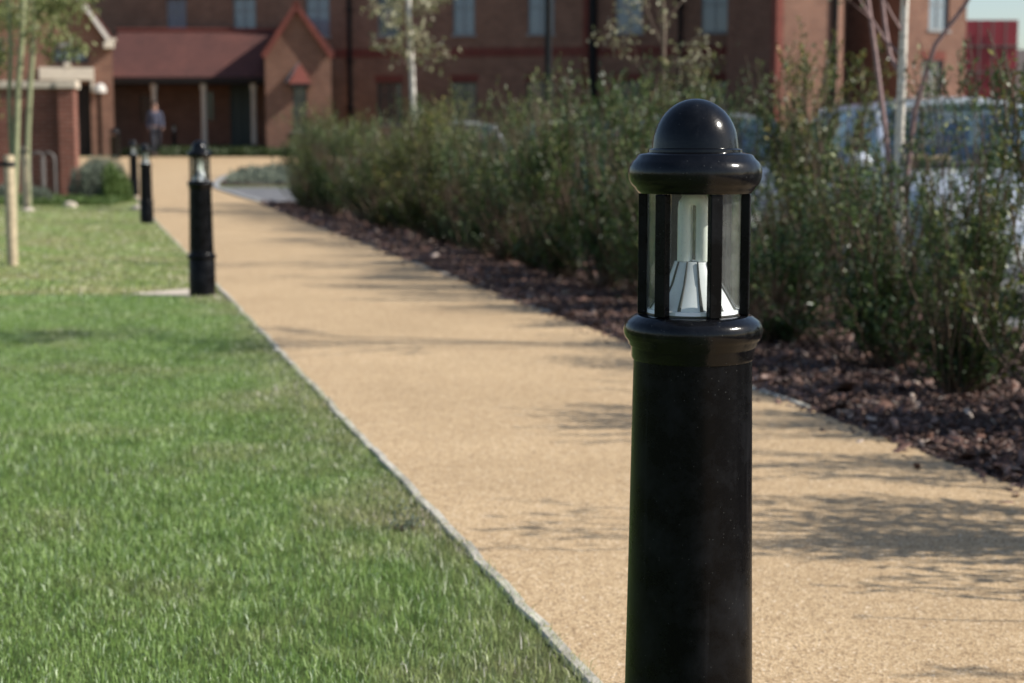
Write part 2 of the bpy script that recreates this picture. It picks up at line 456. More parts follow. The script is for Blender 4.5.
# foliage
def shrub_tint(nt, c):
    oi = nt.nodes.new('ShaderNodeObjectInfo')
    r = crep(nt, oi.outputs['Random'], [(0.0, (0.62, 0.80, 0.75)), (0.35, (0.95, 1.0, 0.95)), (0.7, (1.15, 1.0, 0.8)), (1.0, (1.55, 1.12, 0.75))])
    n = noise(nt, 3.5, 3, 0.6, objc(nt))
    t = crep(nt, n.outputs[0], [(0.62, (1, 1, 1)), (0.74, (1.9, 1.0, 0.7))])
    return mix(nt, 1.0, mix(nt, 1.0, c, r.outputs[0], 'MULTIPLY'), t.outputs[0], 'MULTIPLY')
leafmat('hedge_leaf', [(0.0, (0.014, 0.032, 0.009)), (0.50, (0.036, 0.070, 0.020)), (0.80, (0.125, 0.178, 0.052)), (1.0, (0.42, 0.43, 0.20))], 0.16, 0.42, 0.45, col_override=shrub_tint)  # dark low stops and pale top stop carry shade and sun in the colour
leafmat('lavender_leaf', [(0.0, (0.09, 0.115, 0.08)), (1.0, (0.26, 0.29, 0.22))], 0.3, 0.6, 0.3)
leafmat('cover_leaf', [(0.0, (0.06, 0.11, 0.03)), (1.0, (0.17, 0.24, 0.07))], 0.3, 0.5, 0.3)
leafmat('dark_cover', [(0.0, (0.030, 0.045, 0.018)), (1.0, (0.085, 0.115, 0.045))], 0.3, 0.5, 0.3)
leafmat('birch_leaf', [(0.0, (0.16, 0.17, 0.07)), (0.5, (0.30, 0.29, 0.15)), (1.0, (0.52, 0.48, 0.33))], 0.35, 0.45, 0.4)
leafmat('willow_leaf', [(0.0, (0.10, 0.13, 0.045)), (0.6, (0.20, 0.23, 0.08)), (1.0, (0.36, 0.36, 0.17))], 0.4, 0.5, 0.3)

# ------------------------------------------------------------------ ground sheets
ROWS = [-6 + 0.5 * i for i in range(int(66 / 0.5) + 1)] + [65, 75, 90, 120, 180, 300, 600, 1200]
def sheet(name, spans, mt, dz, label=None):
    """spans(Y) -> list of X positions of one strip, or None"""
    bm = bmesh.new(); prev = None
    for y in ROWS:
        xs = spans(y)
        if not xs: prev = None; continue
        cur = [bm.verts.new((x, y, G(x, y) + dz)) for x in xs]
        if prev and len(prev) == len(cur):
            for i in range(len(cur) - 1):
                bm.faces.new((prev[i], prev[i + 1], cur[i + 1], cur[i]))
        prev = cur
    o = fin(name, bm, M[mt], recalc=False)
    tag(o, label, kind='structure')
    return o
# the long far stretch fans out to the horizon
def ground_cols(y):
    if y <= 60: k = 1.0; y_ = y
    else: k = y / 60.0; y_ = 60
    base = xr(y_)
    offs = [-60, -30, -15, -8, -5, -3.5, -1.8, 0, 1.2, 2.3, 2.4, 5, 10, 20, 40, 70]
    return [(base + c) if c <= 2.4 and c >= -1.8 else base + c * k for c in offs]
sheet('lawn_ground', ground_cols, 'lawn', 0.0)

def PL(y):
    if y < 40: return xl(y)
    if y < 43: return xl(40) + (-18 - xl(40)) * smooth((y - 40) / 3)
    return -18.0
PRK = [(27, xr(27)), (29, -4.75), (31, -5.35), (33, -5.95), (36, -6.5), (39, -6.85), (41, -6.9), (43, -6.6), (44, -6.2), (45, -5.4), (46, -3.8), (46.5, -1), (47, 6), (53, 6)]
def PR(y):
    if y <= 27: return xr(y)
    for (a, xa), (b_, xb) in zip(PRK, PRK[1:]):
        if a <= y <= b_: return xa + (xb - xa) * (y - a) / (b_ - a)
    return 6.0
def path_span(y):
    if y < -6 or y > 53: return None
    a, b_ = PL(y), PR(y)
    return [a + (b_ - a) * k / 6 for k in range(7)]
def wobble(y, s, amp):
    return amp * (math.sin(y * 3.1 + s) * 0.5 + math.sin(y * 7.7 + 2 * s) * 0.3 + math.sin(y * 17.3 + s * 3) * 0.3)
sheet('footpath', path_span, 'path', 0.008)
def bed_span(y):
    if y < -6 or y > 27.5: return None
    return [xr(y) + c for c in (-0.0, 0.8, 1.6, 2.28)]
sheet('planting_bed', bed_span, 'mulch', 0.004)
def park_span(y):
    if y < -6 or y > 33.5: return None
    if y < 27.4: return [xr(y) + c for c in (2.42, 2.6, 2.8, 5, 16, 36)]
    return [PR(y) + 0.14, xr(y) + 2.3, xr(y) + 2.4, xr(y) + 5, xr(y) + 16, xr(y) + 36]
sheet('car_park', park_span, 'asphalt', 0.006)
def island_span(y):
    if y < 34.5 or y > 46: return None
    return [PR(y) + 0.16, PR(y) + 2, PR(y) + 5]
sheet('island_bed', island_span, 'mulch', 0.008)
def road_span(y):
    if y < 34.5 or y > 52.5: return None
    a = PR(y) + 5.3 if y < 46.5 else 6.3
    return [a, a + 6, a + 20, a + 45]
sheet('far_road', road_span, 'asphalt', 0.006)

# path edging (thin, slightly uneven concrete strip) as short lengths
def edging(name, fx, y0, y1, w, h, mt, step=0.5, jit=0.0, gap=None, label=None):
    bm = bmesh.new()
    y = y0; i = 0
    while y < y1 - 1e-6:
        yy = min(y + step, y1)
        if not (gap and gap(y)):
            ja = jit * (random.random() - 0.5); jb = jit * (random.random() - 0.5)
            xa, xb = fx(y) + ja, fx(yy) + jb
            za, zb = G(xa - 0.01, y), G(xb - 0.01, yy)
            ha = h * (0.9 + 0.2 * random.random())
            dx = xb - xa; dy = yy - y; L = math.hypot(dx, dy); nx, ny = dy / L * w / 2, -dx / L * w / 2
            e = 0.003 / L
            A = [(xa + dx * e, y + dy * e, za), (xb - dx * e, yy - dy * e, zb)]
            vs = []
            for (px, py, pz) in A:
                for s in (-1, 1):
                    for z in (-0.08, ha):
                        vs.append(bm.verts.new((px + s * nx, py + s * ny, pz + z)))
            for f in ((0, 1, 3, 2), (4, 6, 7, 5), (0, 4, 5, 1), (2, 3, 7, 6), (1, 5, 7, 3)):
                bm.faces.new([vs[k] for k in f])
        y = yy
    bmesh.ops.bevel(bm, geom=bm.edges[:], offset=min(w, 0.02) * 0.2, segments=1, affect='EDGES')
    o = fin(name, bm, M[mt]); tag(o, label, kind='structure'); return o
edging('path_edging', lambda y: xl(y) + wobble(y, 1, 0.004), -2, 40, 0.028, 0.0095, 'edging', 0.18, 0.010)
edging('bed_edging', lambda y: xr(y) + 0.005 + wobble(y, 2, 0.01), -2, 27, 0.028, 0.013, 'edging', 0.25, 0.01, gap=lambda y: math.sin(y * 2.1) + math.sin(y * 5.3) < 0.35)
edging('path_kerb', lambda y: PR(y) + 0.07, 27.25, 46, 0.12, 0.035, 'kerb', 0.25)
edging('car_park_kerb', lambda y: xr(y) + 2.35, -4, 27, 0.10, 0.03, 'kerb', 1.0)

# narrow pale slab strip set across the lawn beside the second bollard
b2 = gp(201, 298)
# ------------------------------------------------------------------ scattered pieces as one mesh
def scatter_mesh(name, V, faces_per, Fidx, rnd, mt, parent=None, smooth_=False):
    me = bpy.data.meshes.new(name)
    nv = V.shape[0]; nf = Fidx.shape[0]
    me.vertices.add(nv); me.vertices.foreach_set('co', V.astype(np.float32).ravel())
    k = Fidx.shape[1]
    me.loops.add(nf * k); me.loops.foreach_set('vertex_index', Fidx.astype(np.int32).ravel())
    me.polygons.add(nf)
    me.polygons.foreach_set('loop_start', np.arange(0, nf * k, k, dtype=np.int32))
    me.polygons.foreach_set('loop_total', np.full(nf, k, dtype=np.int32))
    a = me.attributes.new('rnd', 'FLOAT', 'FACE'); a.data.foreach_set('value', rnd.astype(np.float32))
    if smooth_: me.polygons.foreach_set('use_smooth', np.ones(nf, dtype=bool))
    me.update(); me.validate()
    return link(name, me, M[mt] if isinstance(mt, str) else mt, parent)
vG = np.vectorize(G)
def vnoise(x, y, s):
    return (np.sin(x * s + 1.3) * np.cos(y * s * 1.1 + 0.7) + 0.6 * np.sin(x * s * 2.3 + y * s * 1.7) + 0.4 * np.cos(x * s * 4.1 - y * s * 3.7 + 2.0)) / 2
def blades(name, P, h, w, mt, lean=0.5):
    n = P.shape[0]
    az = rng.uniform(0, 2 * np.pi, n); la = rng.uniform(0, 2 * np.pi, n)
    ln = rng.uniform(0.1, 1.0, n) * lean
    hx, hy = np.cos(az) * w / 2, np.sin(az) * w / 2
    V = np.zeros((n, 5, 3))
    dx, dy = np.cos(la) * ln * h, np.sin(la) * ln * h
    for i, (t, ww) in enumerate(((0, 1), (0.55, 0.85))):
        for j, s in enumerate((-1, 1)):
            V[:, i * 2 + j, 0] = P[:, 0] + s * hx * ww + dx * t * t
            V[:, i * 2 + j, 1] = P[:, 1] + s * hy * ww + dy * t * t
            V[:, i * 2 + j, 2] = P[:, 2] + h * t
    V[:, 4, 0] = P[:, 0] + dx; V[:, 4, 1] = P[:, 1] + dy; V[:, 4, 2] = P[:, 2] + h * (1 - 0.35 * ln)
    b0 = np.arange(n)[:, None] * 5
    # triangles so that every face has the same size
    F_ = np.concatenate([b0 + np.array([[0, 1, 3]]), b0 + np.array([[0, 3, 2]]), b0 + np.array([[2, 3, 4]])], axis=1).reshape(-1, 3)
    rn = np.repeat(rng.uniform(0, 1, n), 3)
    return scatter_mesh(name, V.reshape(-1, 3), 3, F_, rn, mt)
def sample_lawn(n, y0, y1, dens_pow=1.0, xa=lambda y: -0.345 * y - 0.7):
    y = y0 + (y1 - y0) * rng.uniform(0, 1, n) ** dens_pow
    a = xa(y); b_ = 0.895 - 0.2575 * y + 0.006
    x = a + (b_ - a) * rng.uniform(0, 1, n)
    return x, y
CROSS = (10.38, b2.y + 0.42)     # the pale strip runs between these depths
n = 420000
x, y = sample_lawn(n, 0.9, CROSS[0], 1.25)
edge = (0.895 - 0.2575 * y) - x
keep = rng.uniform(0, 1, n) < np.clip(0.80 + edge * 1.5, 0, 1) * np.clip(0.85 + 0.5 * vnoise(x, y, 2.2), 0.35, 1)
x, y, edge = x[keep], y[keep], edge[keep]
h = rng.uniform(0.012, 0.032, len(x)) * np.clip(1.0 + 0.35 * vnoise(x, y, 1.5), 0.5, 1.5) * np.clip(0.90 + edge * 1, 0.9, 1)
h *= np.where(rng.uniform(0, 1, len(x)) < 0.02, 1.5, 1.0)
P = np.stack([x, y, vG(x, y) - 0.002], 1)
w = rng.uniform(0.0009, 0.0021, len(x)) * np.clip(0.8 + y * 0.07, 1, 1.5)
g1 = blades('lawn_grass', P, h, w, 'grass_blade', 0.9)
tag(g1, 'short green lawn grass with drier yellowish patches along the path edging', 'grass', kind='stuff')
# taller tufts on the near side of the strip, then the far lawn
n = 9000
x = rng.uniform(-5.2, xl(CROSS[0]) - 0.04, n); y = CROSS[0] + rng.uniform(-0.30, 0.03, n)
x = np.where(x > 0.895 - 0.2575 * y - 0.03, x - 0.4, x)
P = np.stack([x, y, vG(x, y)], 1)
g2 = blades('edge_grass', P, rng.uniform(0.02, 0.05, n), rng.uniform(0.003, 0.005, n), 'grass_blade', 0.8)
tag(g2, 'taller grass fringe on the near side of the pale slab strip', 'grass', kind='stuff')
n = 90000
x, y = sample_lawn(n, CROSS[0] - 0.02, 27.5, 1.2, lambda y: -0.33 * y - 1.0)
tt = (xl(b2.y) - 0.06 - x) / 0.60; kp = ~((tt > -0.3) & (tt < 1.0) & (y > 10.34 + 0.30 * tt) & (y < 11.27 - 0.62 * tt)); x, y = x[kp], y[kp]; n = len(x)
P = np.stack([x, y, vG(x, y) - 0.003], 1)
g3 = blades('far_lawn_grass', P, rng.uniform(0.015, 0.036, n), rng.uniform(0.004, 0.008, n), 'grass_blade', 0.9)
tag(g3, 'smooth mown far lawn between the slab strip and the brick garden wall', 'grass', kind='stuff')

# slab strip
bm = bmesh.new()
xx = xl(b2.y) - 0.06
vs_ = [(xx - 0.60, 10.64), (xx + 0.015, 10.34), (xx - 0.16, 11.25)]
a_ = [bm.verts.new((x_, y_, 0.016)) for x_, y_ in vs_]; b__ = [bm.verts.new((x_, y_, -0.05)) for x_, y_ in vs_]
bm.faces.new(a_); bm.faces.new(b__[::-1])
for k in range(3): bm.faces.new((a_[k], b__[k], b__[(k + 1) % 3], a_[(k + 1) % 3]))
o = fin('slab_strip', bm, M['pale_stone']); tag(o, kind='structure')

# bark chips
def chips(name, n, y0, y1, sz, label):
    y = y0 + (y1 - y0) * rng.uniform(0, 1, n) ** 1.3
    off = rng.uniform(-0.012, 2.2, n) ** 1.0
    stray = rng.uniform(0, 1, n) < 0.006
    off = np.where(stray, -np.abs(rng.normal(0, 0.07, n)), off)
    x = 2.57 - 0.248 * y + off
    ln = np.exp(rng.normal(-0.15, 0.5, n)) * sz; wd = ln * rng.uniform(0.25, 0.6, n); th = rng.uniform(0.06, 0.16, n) * sz
    yaw = rng.uniform(0, 2 * np.pi, n); pt = rng.normal(0, 0.42, n); rl = rng.normal(0, 0.42, n)
    cy_, sy_ = np.cos(yaw), np.sin(yaw); cpp, spp = np.cos(pt), np.sin(pt); cr_, sr_ = np.cos(rl), np.sin(rl)
    X = np.stack([cy_ * cpp, sy_ * cpp, -spp], 1)
    Y_ = np.stack([cy_ * spp * sr_ - sy_ * cr_, sy_ * spp * sr_ + cy_ * cr_, cpp * sr_], 1)
    Z = np.cross(X, Y_)
    C = np.stack([x, y, vG(x, y) + 0.008 + rng.uniform(0, 0.022, n) * (off > 0.03)], 1)
    V = np.zeros((n, 8, 3)); i = 0
    for a in (-1, 1):
        for b_ in (-1, 1):
            for c_ in (-1, 1):
                taper = 0.7 if a > 0 else 1.0
                V[:, i] = C + X * (a * ln / 2)[:, None] + Y_ * (b_ * wd / 2 * taper)[:, None] + Z * (c_ * th / 2)[:, None]; i += 1
    F0 = np.array([(0, 1, 3, 2), (4, 6, 7, 5), (0, 4, 5, 1), (2, 3, 7, 6), (0, 2, 6, 4), (1, 5, 7, 3)])
    F_ = (np.arange(n)[:, None, None] * 8 + F0[None]).reshape(-1, 4)
    rn = np.repeat(rng.uniform(0, 1, n), 6)
    o = scatter_mesh(name, V.reshape(-1, 3), 4, F_, rn, 'bark_chip')
    tag(o, label, 'mulch', kind='stuff')
chips('bark_mulch', 52000, 2.5, 15, 0.030, 'dark brown bark chips covering the bed under the hedge')
chips('far_bark_mulch', 9000, 15, 27, 0.05, 'dark bark chips under the far end of the hedge')

# ------------------------------------------------------------------ leaves and plants
def leaf_quads(name, C, D, Nn, ln, wd, mt, parent=None, rnd=None):
    """leaf: folded kite of 2 quads -> here one kite quad each"""
    n = C.shape[0]
    S_ = np.cross(D, Nn); S_ /= np.linalg.norm(S_, axis=1)[:, None] + 1e-9
    N2 = np.cross(S_, D)
    V = np.zeros((n, 4, 3))
    V[:, 0] = C
    V[:, 1] = C + D * (ln * 0.45)[:, None] + S_ * (wd / 2)[:, None] + N2 * (wd * 0.15)[:, None]
    V[:, 2] = C + D * ln[:, None] - N2 * (wd * 0.2)[:, None]
    V[:, 3] = C + D * (ln * 0.45)[:, None] - S_ * (wd / 2)[:, None] + N2 * (wd * 0.15)[:, None]
    F_ = np.arange(n * 4).reshape(-1, 4)
    if rnd is None: rnd = rng.uniform(0, 1, n)
    return scatter_mesh(name, V.reshape(-1, 3), 4, F_, rnd, mt, parent)
def unit(a): return a / (np.linalg.norm(a, axis=-1, keepdims=True) + 1e-9)

def make_shrub(height, spread, nst, seed, dens=1.0, leaf=0.030, sparse=False):
    r = np.random.default_rng(seed)
    root = empty('hedge_shrub', (0, 0, 0))
    bm = bmesh.new()
    Cs, Ds, Rs = [], [], []
    for i in range(int(nst * 1.35)):
        az = r.uniform(0, 2 * np.pi); tall = r.uniform(0.22, 1.0) if i > 9 else r.uniform(0.85, 1.08)
        out = spread * r.uniform(0.15, 1.0) * (1.15 - 0.45 * tall)
        H = height * tall
        bx, by = r.uniform(-0.07, 0.07, 2)
        K = 9; pts = []
        wig = r.normal(0, 0.018, (K, 2)).cumsum(0)
        for k in range(K):
            t = k / (K - 1)
            rad = out * (t ** 0.65) * (1 - 0.10 * t)
            pts.append(np.array([bx + math.cos(az) * rad + wig[k, 0] * t * 1.6, by + math.sin(az) * rad + wig[k, 1] * t * 1.6, H * t]))
        tube(bm, pts, [0.006 * (1 - 0.8 * k / (K - 1)) + 0.0012 for k in range(K)], 5)
        pts = np.array(pts)
        ntw = int(H / 0.030 * dens)
        for j in range(ntw):
            t = 0.05 + 0.95 * (j + r.uniform(0, 1)) / ntw
            f = t * (K - 1); k = min(int(f), K - 2); p = pts[k] + (pts[k + 1] - pts[k]) * (f - k)
            ax = unit(pts[k + 1] - pts[k])
            a2 = r.uniform(0, 2 * np.pi)
            d = unit(np.array([math.cos(a2), math.sin(a2), 0]) * r.uniform(0.5, 1.0) + ax * r.uniform(0.5, 1.2))
            L = (0.17 - 0.11 * t) * r.uniform(0.5, 1.3) * (height / 1.3) + 0.015
            m_ = max(3, int(L / 0.0085))
            s = (np.arange(m_) + 0.5) / m_
            cc = p + d * (s * L)[:, None] + np.array([0, 0, 1]) * (s ** 2 * L * 0.25)[:, None]
            dd = unit(d[None] * 0.9 + r.normal(0, 0.6, (m_, 3)) + np.array([0, 0, 0.25]))
            Cs.append(cc); Ds.append(dd); Rs.append(np.clip(r.uniform(0, 0.5, m_) + 0.32 * s + 0.20 * t, 0, 1))  # tone climbs towards twig tips: sunlit tips, shaded interior put into colour
    C = np.concatenate(Cs); D = np.concatenate(Ds); Rn = np.concatenate(Rs)
    ph = r.uniform(0, 6, 3)
    cl = np.sin(C[:, 0] * 10 + ph[0]) * np.cos(C[:, 1] * 11 + ph[1]) + np.sin(C[:, 2] * 9 + C[:, 0] * 6 + ph[2]) * 0.8
    kp = cl + r.normal(0, 0.35, len(C)) > (-0.05 if not sparse else -0.2)
    C, D, Rn = C[kp], D[kp], Rn[kp]
    nn = unit(r.normal(0, 1, C.shape) + np.array([0.5, 0, 0.5]))
    ln = r.uniform(0.6, 1.35, len(C)) * leaf
    st = fin('stem', bm, M['shrub_stem'], root)
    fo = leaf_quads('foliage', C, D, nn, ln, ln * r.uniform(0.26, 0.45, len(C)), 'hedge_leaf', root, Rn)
    KIDS[root.name] = [st, fo]
    return root
protos = [make_shrub(1.30, 0.52, 46, 11), make_shrub(1.38, 0.46, 40, 12), make_shrub(1.22, 0.56, 50, 13),
          make_shrub(1.32, 0.50, 44, 14, 1.0, 0.028), make_shrub(1.15, 0.54, 46, 15, 1.1, 0.028), make_shrub(1.36, 0.50, 26, 16, 0.8, 0.028, True), make_shrub(1.25, 0.54, 28, 17, 0.85, 0.028, True)]
used = [False] * len(protos)
def place(k, loc, rz, sc):
    if not used[k]: o = protos[k]; used[k] = True
    else:
        src = protos[k]
        o = src.copy(); COL.objects.link(o)
        for ch in KIDS[src.name]:
            c_ = ch.copy(); COL.objects.link(c_); c_.parent = o
    o.location = loc; o.rotation_euler = (random.uniform(-.05, .05), random.uniform(-.05, .05), rz); o.scale = sc
    return o
ORD = ['first', 'second', 'third', 'fourth', 'fifth', 'sixth', 'seventh', 'eighth', 'ninth', 'tenth', 'eleventh', 'twelfth', 'thirteenth', 'fourteenth', 'fifteenth', 'sixteenth', 'seventeenth', 'eighteenth', 'nineteenth', 'twentieth', 'twenty-first', 'twenty-second', 'twenty-third', 'twenty-fourth', 'twenty-fifth', 'twenty-sixth', 'twenty-seventh', 'twenty-eighth', 'twenty-ninth', 'thirtieth', 'thirty-first', 'thirty-second']
rows = []
y = 26.3; i = 0
while y > 2.0:
    rows.append(y); y -= 0.80 + random.uniform(-0.06, 0.06)
for i, y in enumerate(rows):
    off = 0.80 + random.uniform(-0.10, 0.10)
    if y > 22: off -= 0.20
    x = xr(y) + off
    s = random.uniform(0.86, 1.14) * (1.02 if 9.5 < y < 14 else 1.0)
    if y < 9.5: s *= 0.93
    if 12 < y < 19: s *= 0.96
    kk = (i * 2 + random.choice((0, 1))) % 5
    zs = 1.0
    if y < 4.3: s *= 1.22
    elif y < 5.7: s *= 1.06
    elif y < 6.9: s *= 0.78
    elif y < 9.6: zs = 0.62 + 0.12 * random.random(); s *= 1.05
    o = place(kk, (x, y, G(x, y)), random.uniform(0, 6.28), (s, s, s * zs * random.uniform(0.95, 1.08)))
    px = 512 + F * x / y
    where = ('in front of the far birch' if px < 450 else 'mid hedge' if px < 620 else 'behind the near lantern bollard' if px < 790 else 'in front of the silver car' if px < 1040 else 'past the right edge')
    tag(o, f'hedge shrub, {ORD[i]} in front row from the far end, {where}', 'shrub', 'shrubs of the long hedge beside the path')
y = 25.9; i = 0
while y > 3.0:
    off = 1.75 + random.uniform(-0.12, 0.12)
    x = xr(y) + off
    s = random.uniform(0.92, 1.18) * (1.03 if 9.5 < y < 14 else 1.0)
    if y < 9.5: s *= 0.90
    if True:
        near = 6.0 < y < 10.2
        if near: x -= 0.25; s *= 0.97
        o = place((5 + i % 2) if near else (i * 3 + 1) % 5, (x, y, G(x, y)), random.uniform(0, 6.28), (s * 0.95, s * 0.95, s * random.uniform(0.95, 1.1)))
        px = 512 + F * x / y
        where = 'near the far birch' if px < 470 else 'mid hedge' if px < 620 else 'right of the thin brown tree' if px < 850 else 'near the silver car'
        tag(o, f'hedge shrub, {ORD[i]} in back row from the far end, {where}', 'shrub', 'back row shrubs of the hedge')
    i += 1
    y -= 1.0 + random.uniform(-0.08, 0.08)

# ------------------------------------------------------------------ lantern bollards
def make_bollard():
    root = empty('lantern_bollard', (0, 0, 0))
    PXM = 868.0
    z = lambda py: 1.0 - (py - 98) / PXM
    # shaft
    bm = bmesh.new()
    lathe(bm, [(0.0, -0.05), (0.0835, -0.05), (0.0835, 0.245), (0.0815, 0.25), (0.0815, 0.252), (0.0865, 0.255), (0.0900, 0.262), (0.0905, 0.272), (0.0880, 0.281),
               (0.0820, 0.285), (0.0795, 0.288), (0.0763, 0.30), (0.0760, 0.325), (0.0730, z(540)), (0.0712, z(440)), (0.0698, z(375)), (0.0696, z(361)), (0.0, z(361))], 72)
    fin('shaft', bm, M['satin_black'], root, True)
    # lower collar
    bm = bmesh.new()
    prof = [(0.0, z(362)), (0.0705, z(362)), (0.0722, z(359)), (0.0725, z(350)), (0.0730, z(348.5)), (0.0758, z(346))]
    for k in range(9):
        a = -60 + 130 * k / 8
        prof.append((0.0715 + 0.0102 * math.cos(R(a)), z(332) + 0.0140 * math.sin(R(a))))
    prof += [(0.0715, z(318.5)), (0.0690, z(317)), (0.0660, z(316)), (0.0, z(316))]
    lathe(bm, prof, 72)
    fin('collar', bm, M['gloss_black'], root, True)
    # cap: upper collar and dome
    bm = bmesh.new()
    prof = [(0.0, z(193)), (0.0650, z(193)), (0.0672, z(191)), (0.0690, z(189))]
    for k in range(11):
        a = -62 + 125 * k / 10
        prof.append((0.0632 + 0.0146 * math.cos(R(a)), z(173) + 0.0185 * math.sin(R(a))))
    prof += [(0.0672, z(155.2)), (0.0655, z(153.8)), (0.0560, z(152.5)), (0.0548, z(152.0)), (0.0545, z(149.5)), (0.0532, z(148.5)), (0.0505, z(148))]
    for k in range(1, 13):
        a = 90 * k / 12
        prof.append((0.0500 * math.cos(R(a)) if k < 12 else 0.0, z(148) + 0.0572 * math.sin(R(a))))
    lathe(bm, prof, 72)
    fin('cap', bm, M['gloss_black'], root, True)
    # posts and panes (hexagonal lantern)
    zt, zb = z(193) - 0.0004, z(316) + 0.0004
    rr_ = 0.0625
    angs = [-33 + 60 * k for k in range(6)]
    for a in angs:
        bm = bmesh.new()
        th = R(a)
        d = Vector((math.sin(th), -math.cos(th), 0)); s = Vector((math.cos(th), math.sin(th), 0))
        rot = Matrix((s, d, Vector((0, 0, 1)))).transposed()
        box(bm, -0.0074, 0.0074, -0.005, 0.0055, zb, zt, 0.0012, rot, d * (rr_ - 0.003))
        fin('lantern_post', bm, M['satin_black'], root)
    for k in range(6):
        a0, a1 = R(angs[k]), R(angs[k] + 60)
        p0 = Vector((math.sin(a0), -math.cos(a0), 0)) * (rr_ - 0.0045); p1 = Vector((math.sin(a1), -math.cos(a1), 0)) * (rr_ - 0.0045)
        mid = ((p0 + p1) / 2).normalized()
        bm = bmesh.new()
        u = (p1 - p0).normalized(); q0 = p0 + u * 0.0070; q1 = p1 - u * 0.0070
        K = 6; W = []
        for j in range(K + 1):   # gently bowed panes
            t = j / K; p = q0 + (q1 - q0) * t + mid * 0.0035 * math.sin(math.pi * t)
            W.append((p, mid))
        for (a_, ma), (b_, mb) in zip(W, W[1:]):
            poly(bm, [(a_.x, a_.y, zb), (b_.x, b_.y, zb), (b_.x, b_.y, zt), (a_.x, a_.y, zt)])
        bmesh.ops.remove_doubles(bm, verts=bm.verts, dist=1e-6)
        fin('lantern_pane', bm, M['lantern_glass'], root, True)
    # reflector cone with dark fins
    bm = bmesh.new()
    zc0, zc1 = z(313), z(262)
    lathe(bm, [(0.054, zc0 - 0.001), (0.054, zc0 + 0.003), (0.0500, zc0 + 0.004), (0.0325, zc0 + 0.033), (0.0225, zc1), (0.0, zc1)], 60)
    rf = fin('reflector', bm, M['reflector'], root, True)
    for k in range(12):
        bm = bmesh.new()
        a = R(15 + 30 * k)
        d = Vector((math.cos(a), math.sin(a), 0)); s = Vector((-math.sin(a), math.cos(a), 0))
        prof = [(0.0507, zc0 + 0.004, 0.0022), (0.0327, zc0 + 0.033, 0.0014), (0.0230, zc1 + 0.0004, 0.0009)]
        prev = None
        for (r_, zz, w_) in prof:
            c0 = d * r_; outp = d * 0.0015
            cur = [bm.verts.new((c0 - s * w_) + Vector((0, 0, zz))), bm.verts.new((c0 + outp - s * w_ * 0.5) + Vector((0, 0, zz))),
                   bm.verts.new((c0 + outp + s * w_ * 0.5) + Vector((0, 0, zz))), bm.verts.new((c0 + s * w_) + Vector((0, 0, zz)))]
            if prev:
                for j in range(3): bm.faces.new((prev[j], prev[j + 1], cur[j + 1], cur[j]))
            prev = cur
        fin('reflector_fin', bm, M['car_trim'], rf)
    # folded lamp tube: two U shaped tubes side by side
    bm = bmesh.new()
    for yy in (-0.010, 0.010):
        pts = [Vector((-0.0105, yy, zc1 + 0.0006))]
        zt2 = z(207)
        pts.append(Vector((-0.0105, yy, zt2 - 0.002)))
        for k in range(1, 8):
            a = math.pi * k / 8
            pts.append(Vector((-0.0105 * math.cos(a), yy, zt2 + 0.0105 * math.sin(a))))
        pts.append(Vector((0.0105, yy, zt2 - 0.002))); pts.append(Vector((0.0105, yy, zc1 + 0.0006)))
        tube(bm, pts, 0.0082, 14)
    fin('lamp_tube', bm, M['lamp_tube'], root, True)
    return root
bo = make_bollard()
KIDS[bo.name] = kids(bo)
for k_ in kids(bo): KIDS[k_.name] = kids(k_)
def ct(o, parent=None):
    c_ = o.copy(); COL.objects.link(c_); c_.parent = parent
    for ch in KIDS.get(o.name, []): ct(ch, c_)
    return c_
B1Y = 1.93
B1 = Vector(((694 - 512) / F * B1Y * 1.0, B1Y, 0.02))
specs = [
    (B1, 'large glossy black lantern bollard nearest the camera, its lamp tube visible through the glass', 2),
    (Vector((-1.965, 10.44, 0.0)), 'black lantern bollard at the lawn corner where the pale slab strip meets the path', 8),
    (gp(147, 224), 'slim black lantern bollard halfway along the lawn, in front of the fourth one', 15),
    (gp(134.5, 196), 'far black lantern bollard beside the low bushes, just left of the next nearer one', 22),
]
protb = bo
for i, (p, lab, rz) in enumerate(specs):
    o = protb if i == 0 else ct(protb)
    o.location = p if i else p
    o.rotation_euler = (0, 0, R(-10 if i == 0 else rz * 3))
    tag(o, lab, 'bollard', 'black lantern bollards along the left edge of the path')
q = at(174.5, 151, 57.0)
o = ct(protb); o.location = (q.x, 57.0, ramp(57)); o.rotation_euler = (0, 0, 0.4)
tag(o, 'distant black bollard in the grass strip before the porch, right of the person', 'bollard', 'black lantern bollards near the porch')
q = at(115.5, 157, 51.5)
r_ = empty('litter_bin', (q.x, 51.5, ramp(51.5))); tag(r_, 'black round bin with a domed cap at the corner of the entrance wing', 'bin')
bm = bmesh.new(); lathe(bm, [(0, 0), (0.17, 0), (0.17, 0.05), (0.155, 0.06), (0.155, 0.66), (0.17, 0.68), (0.17, 0.72), (0, 0.72)], 28); fin('body', bm, M['gloss_black'], r_, True)
bm = bmesh.new()
for a in range(4): tube(bm, [(0.14 * math.cos(a * 1.5708 + .7), 0.14 * math.sin(a * 1.5708 + .7), 0.715), (0.14 * math.cos(a * 1.5708 + .7), 0.14 * math.sin(a * 1.5708 + .7), 0.80)], 0.012, 8)
lathe(bm, [(0, 0.80), (0.17, 0.80), (0.175, 0.83), (0.15, 0.89), (0.09, 0.94), (0.0, 0.955)], 28); fin('cap', bm, M['gloss_black'], r_, True)

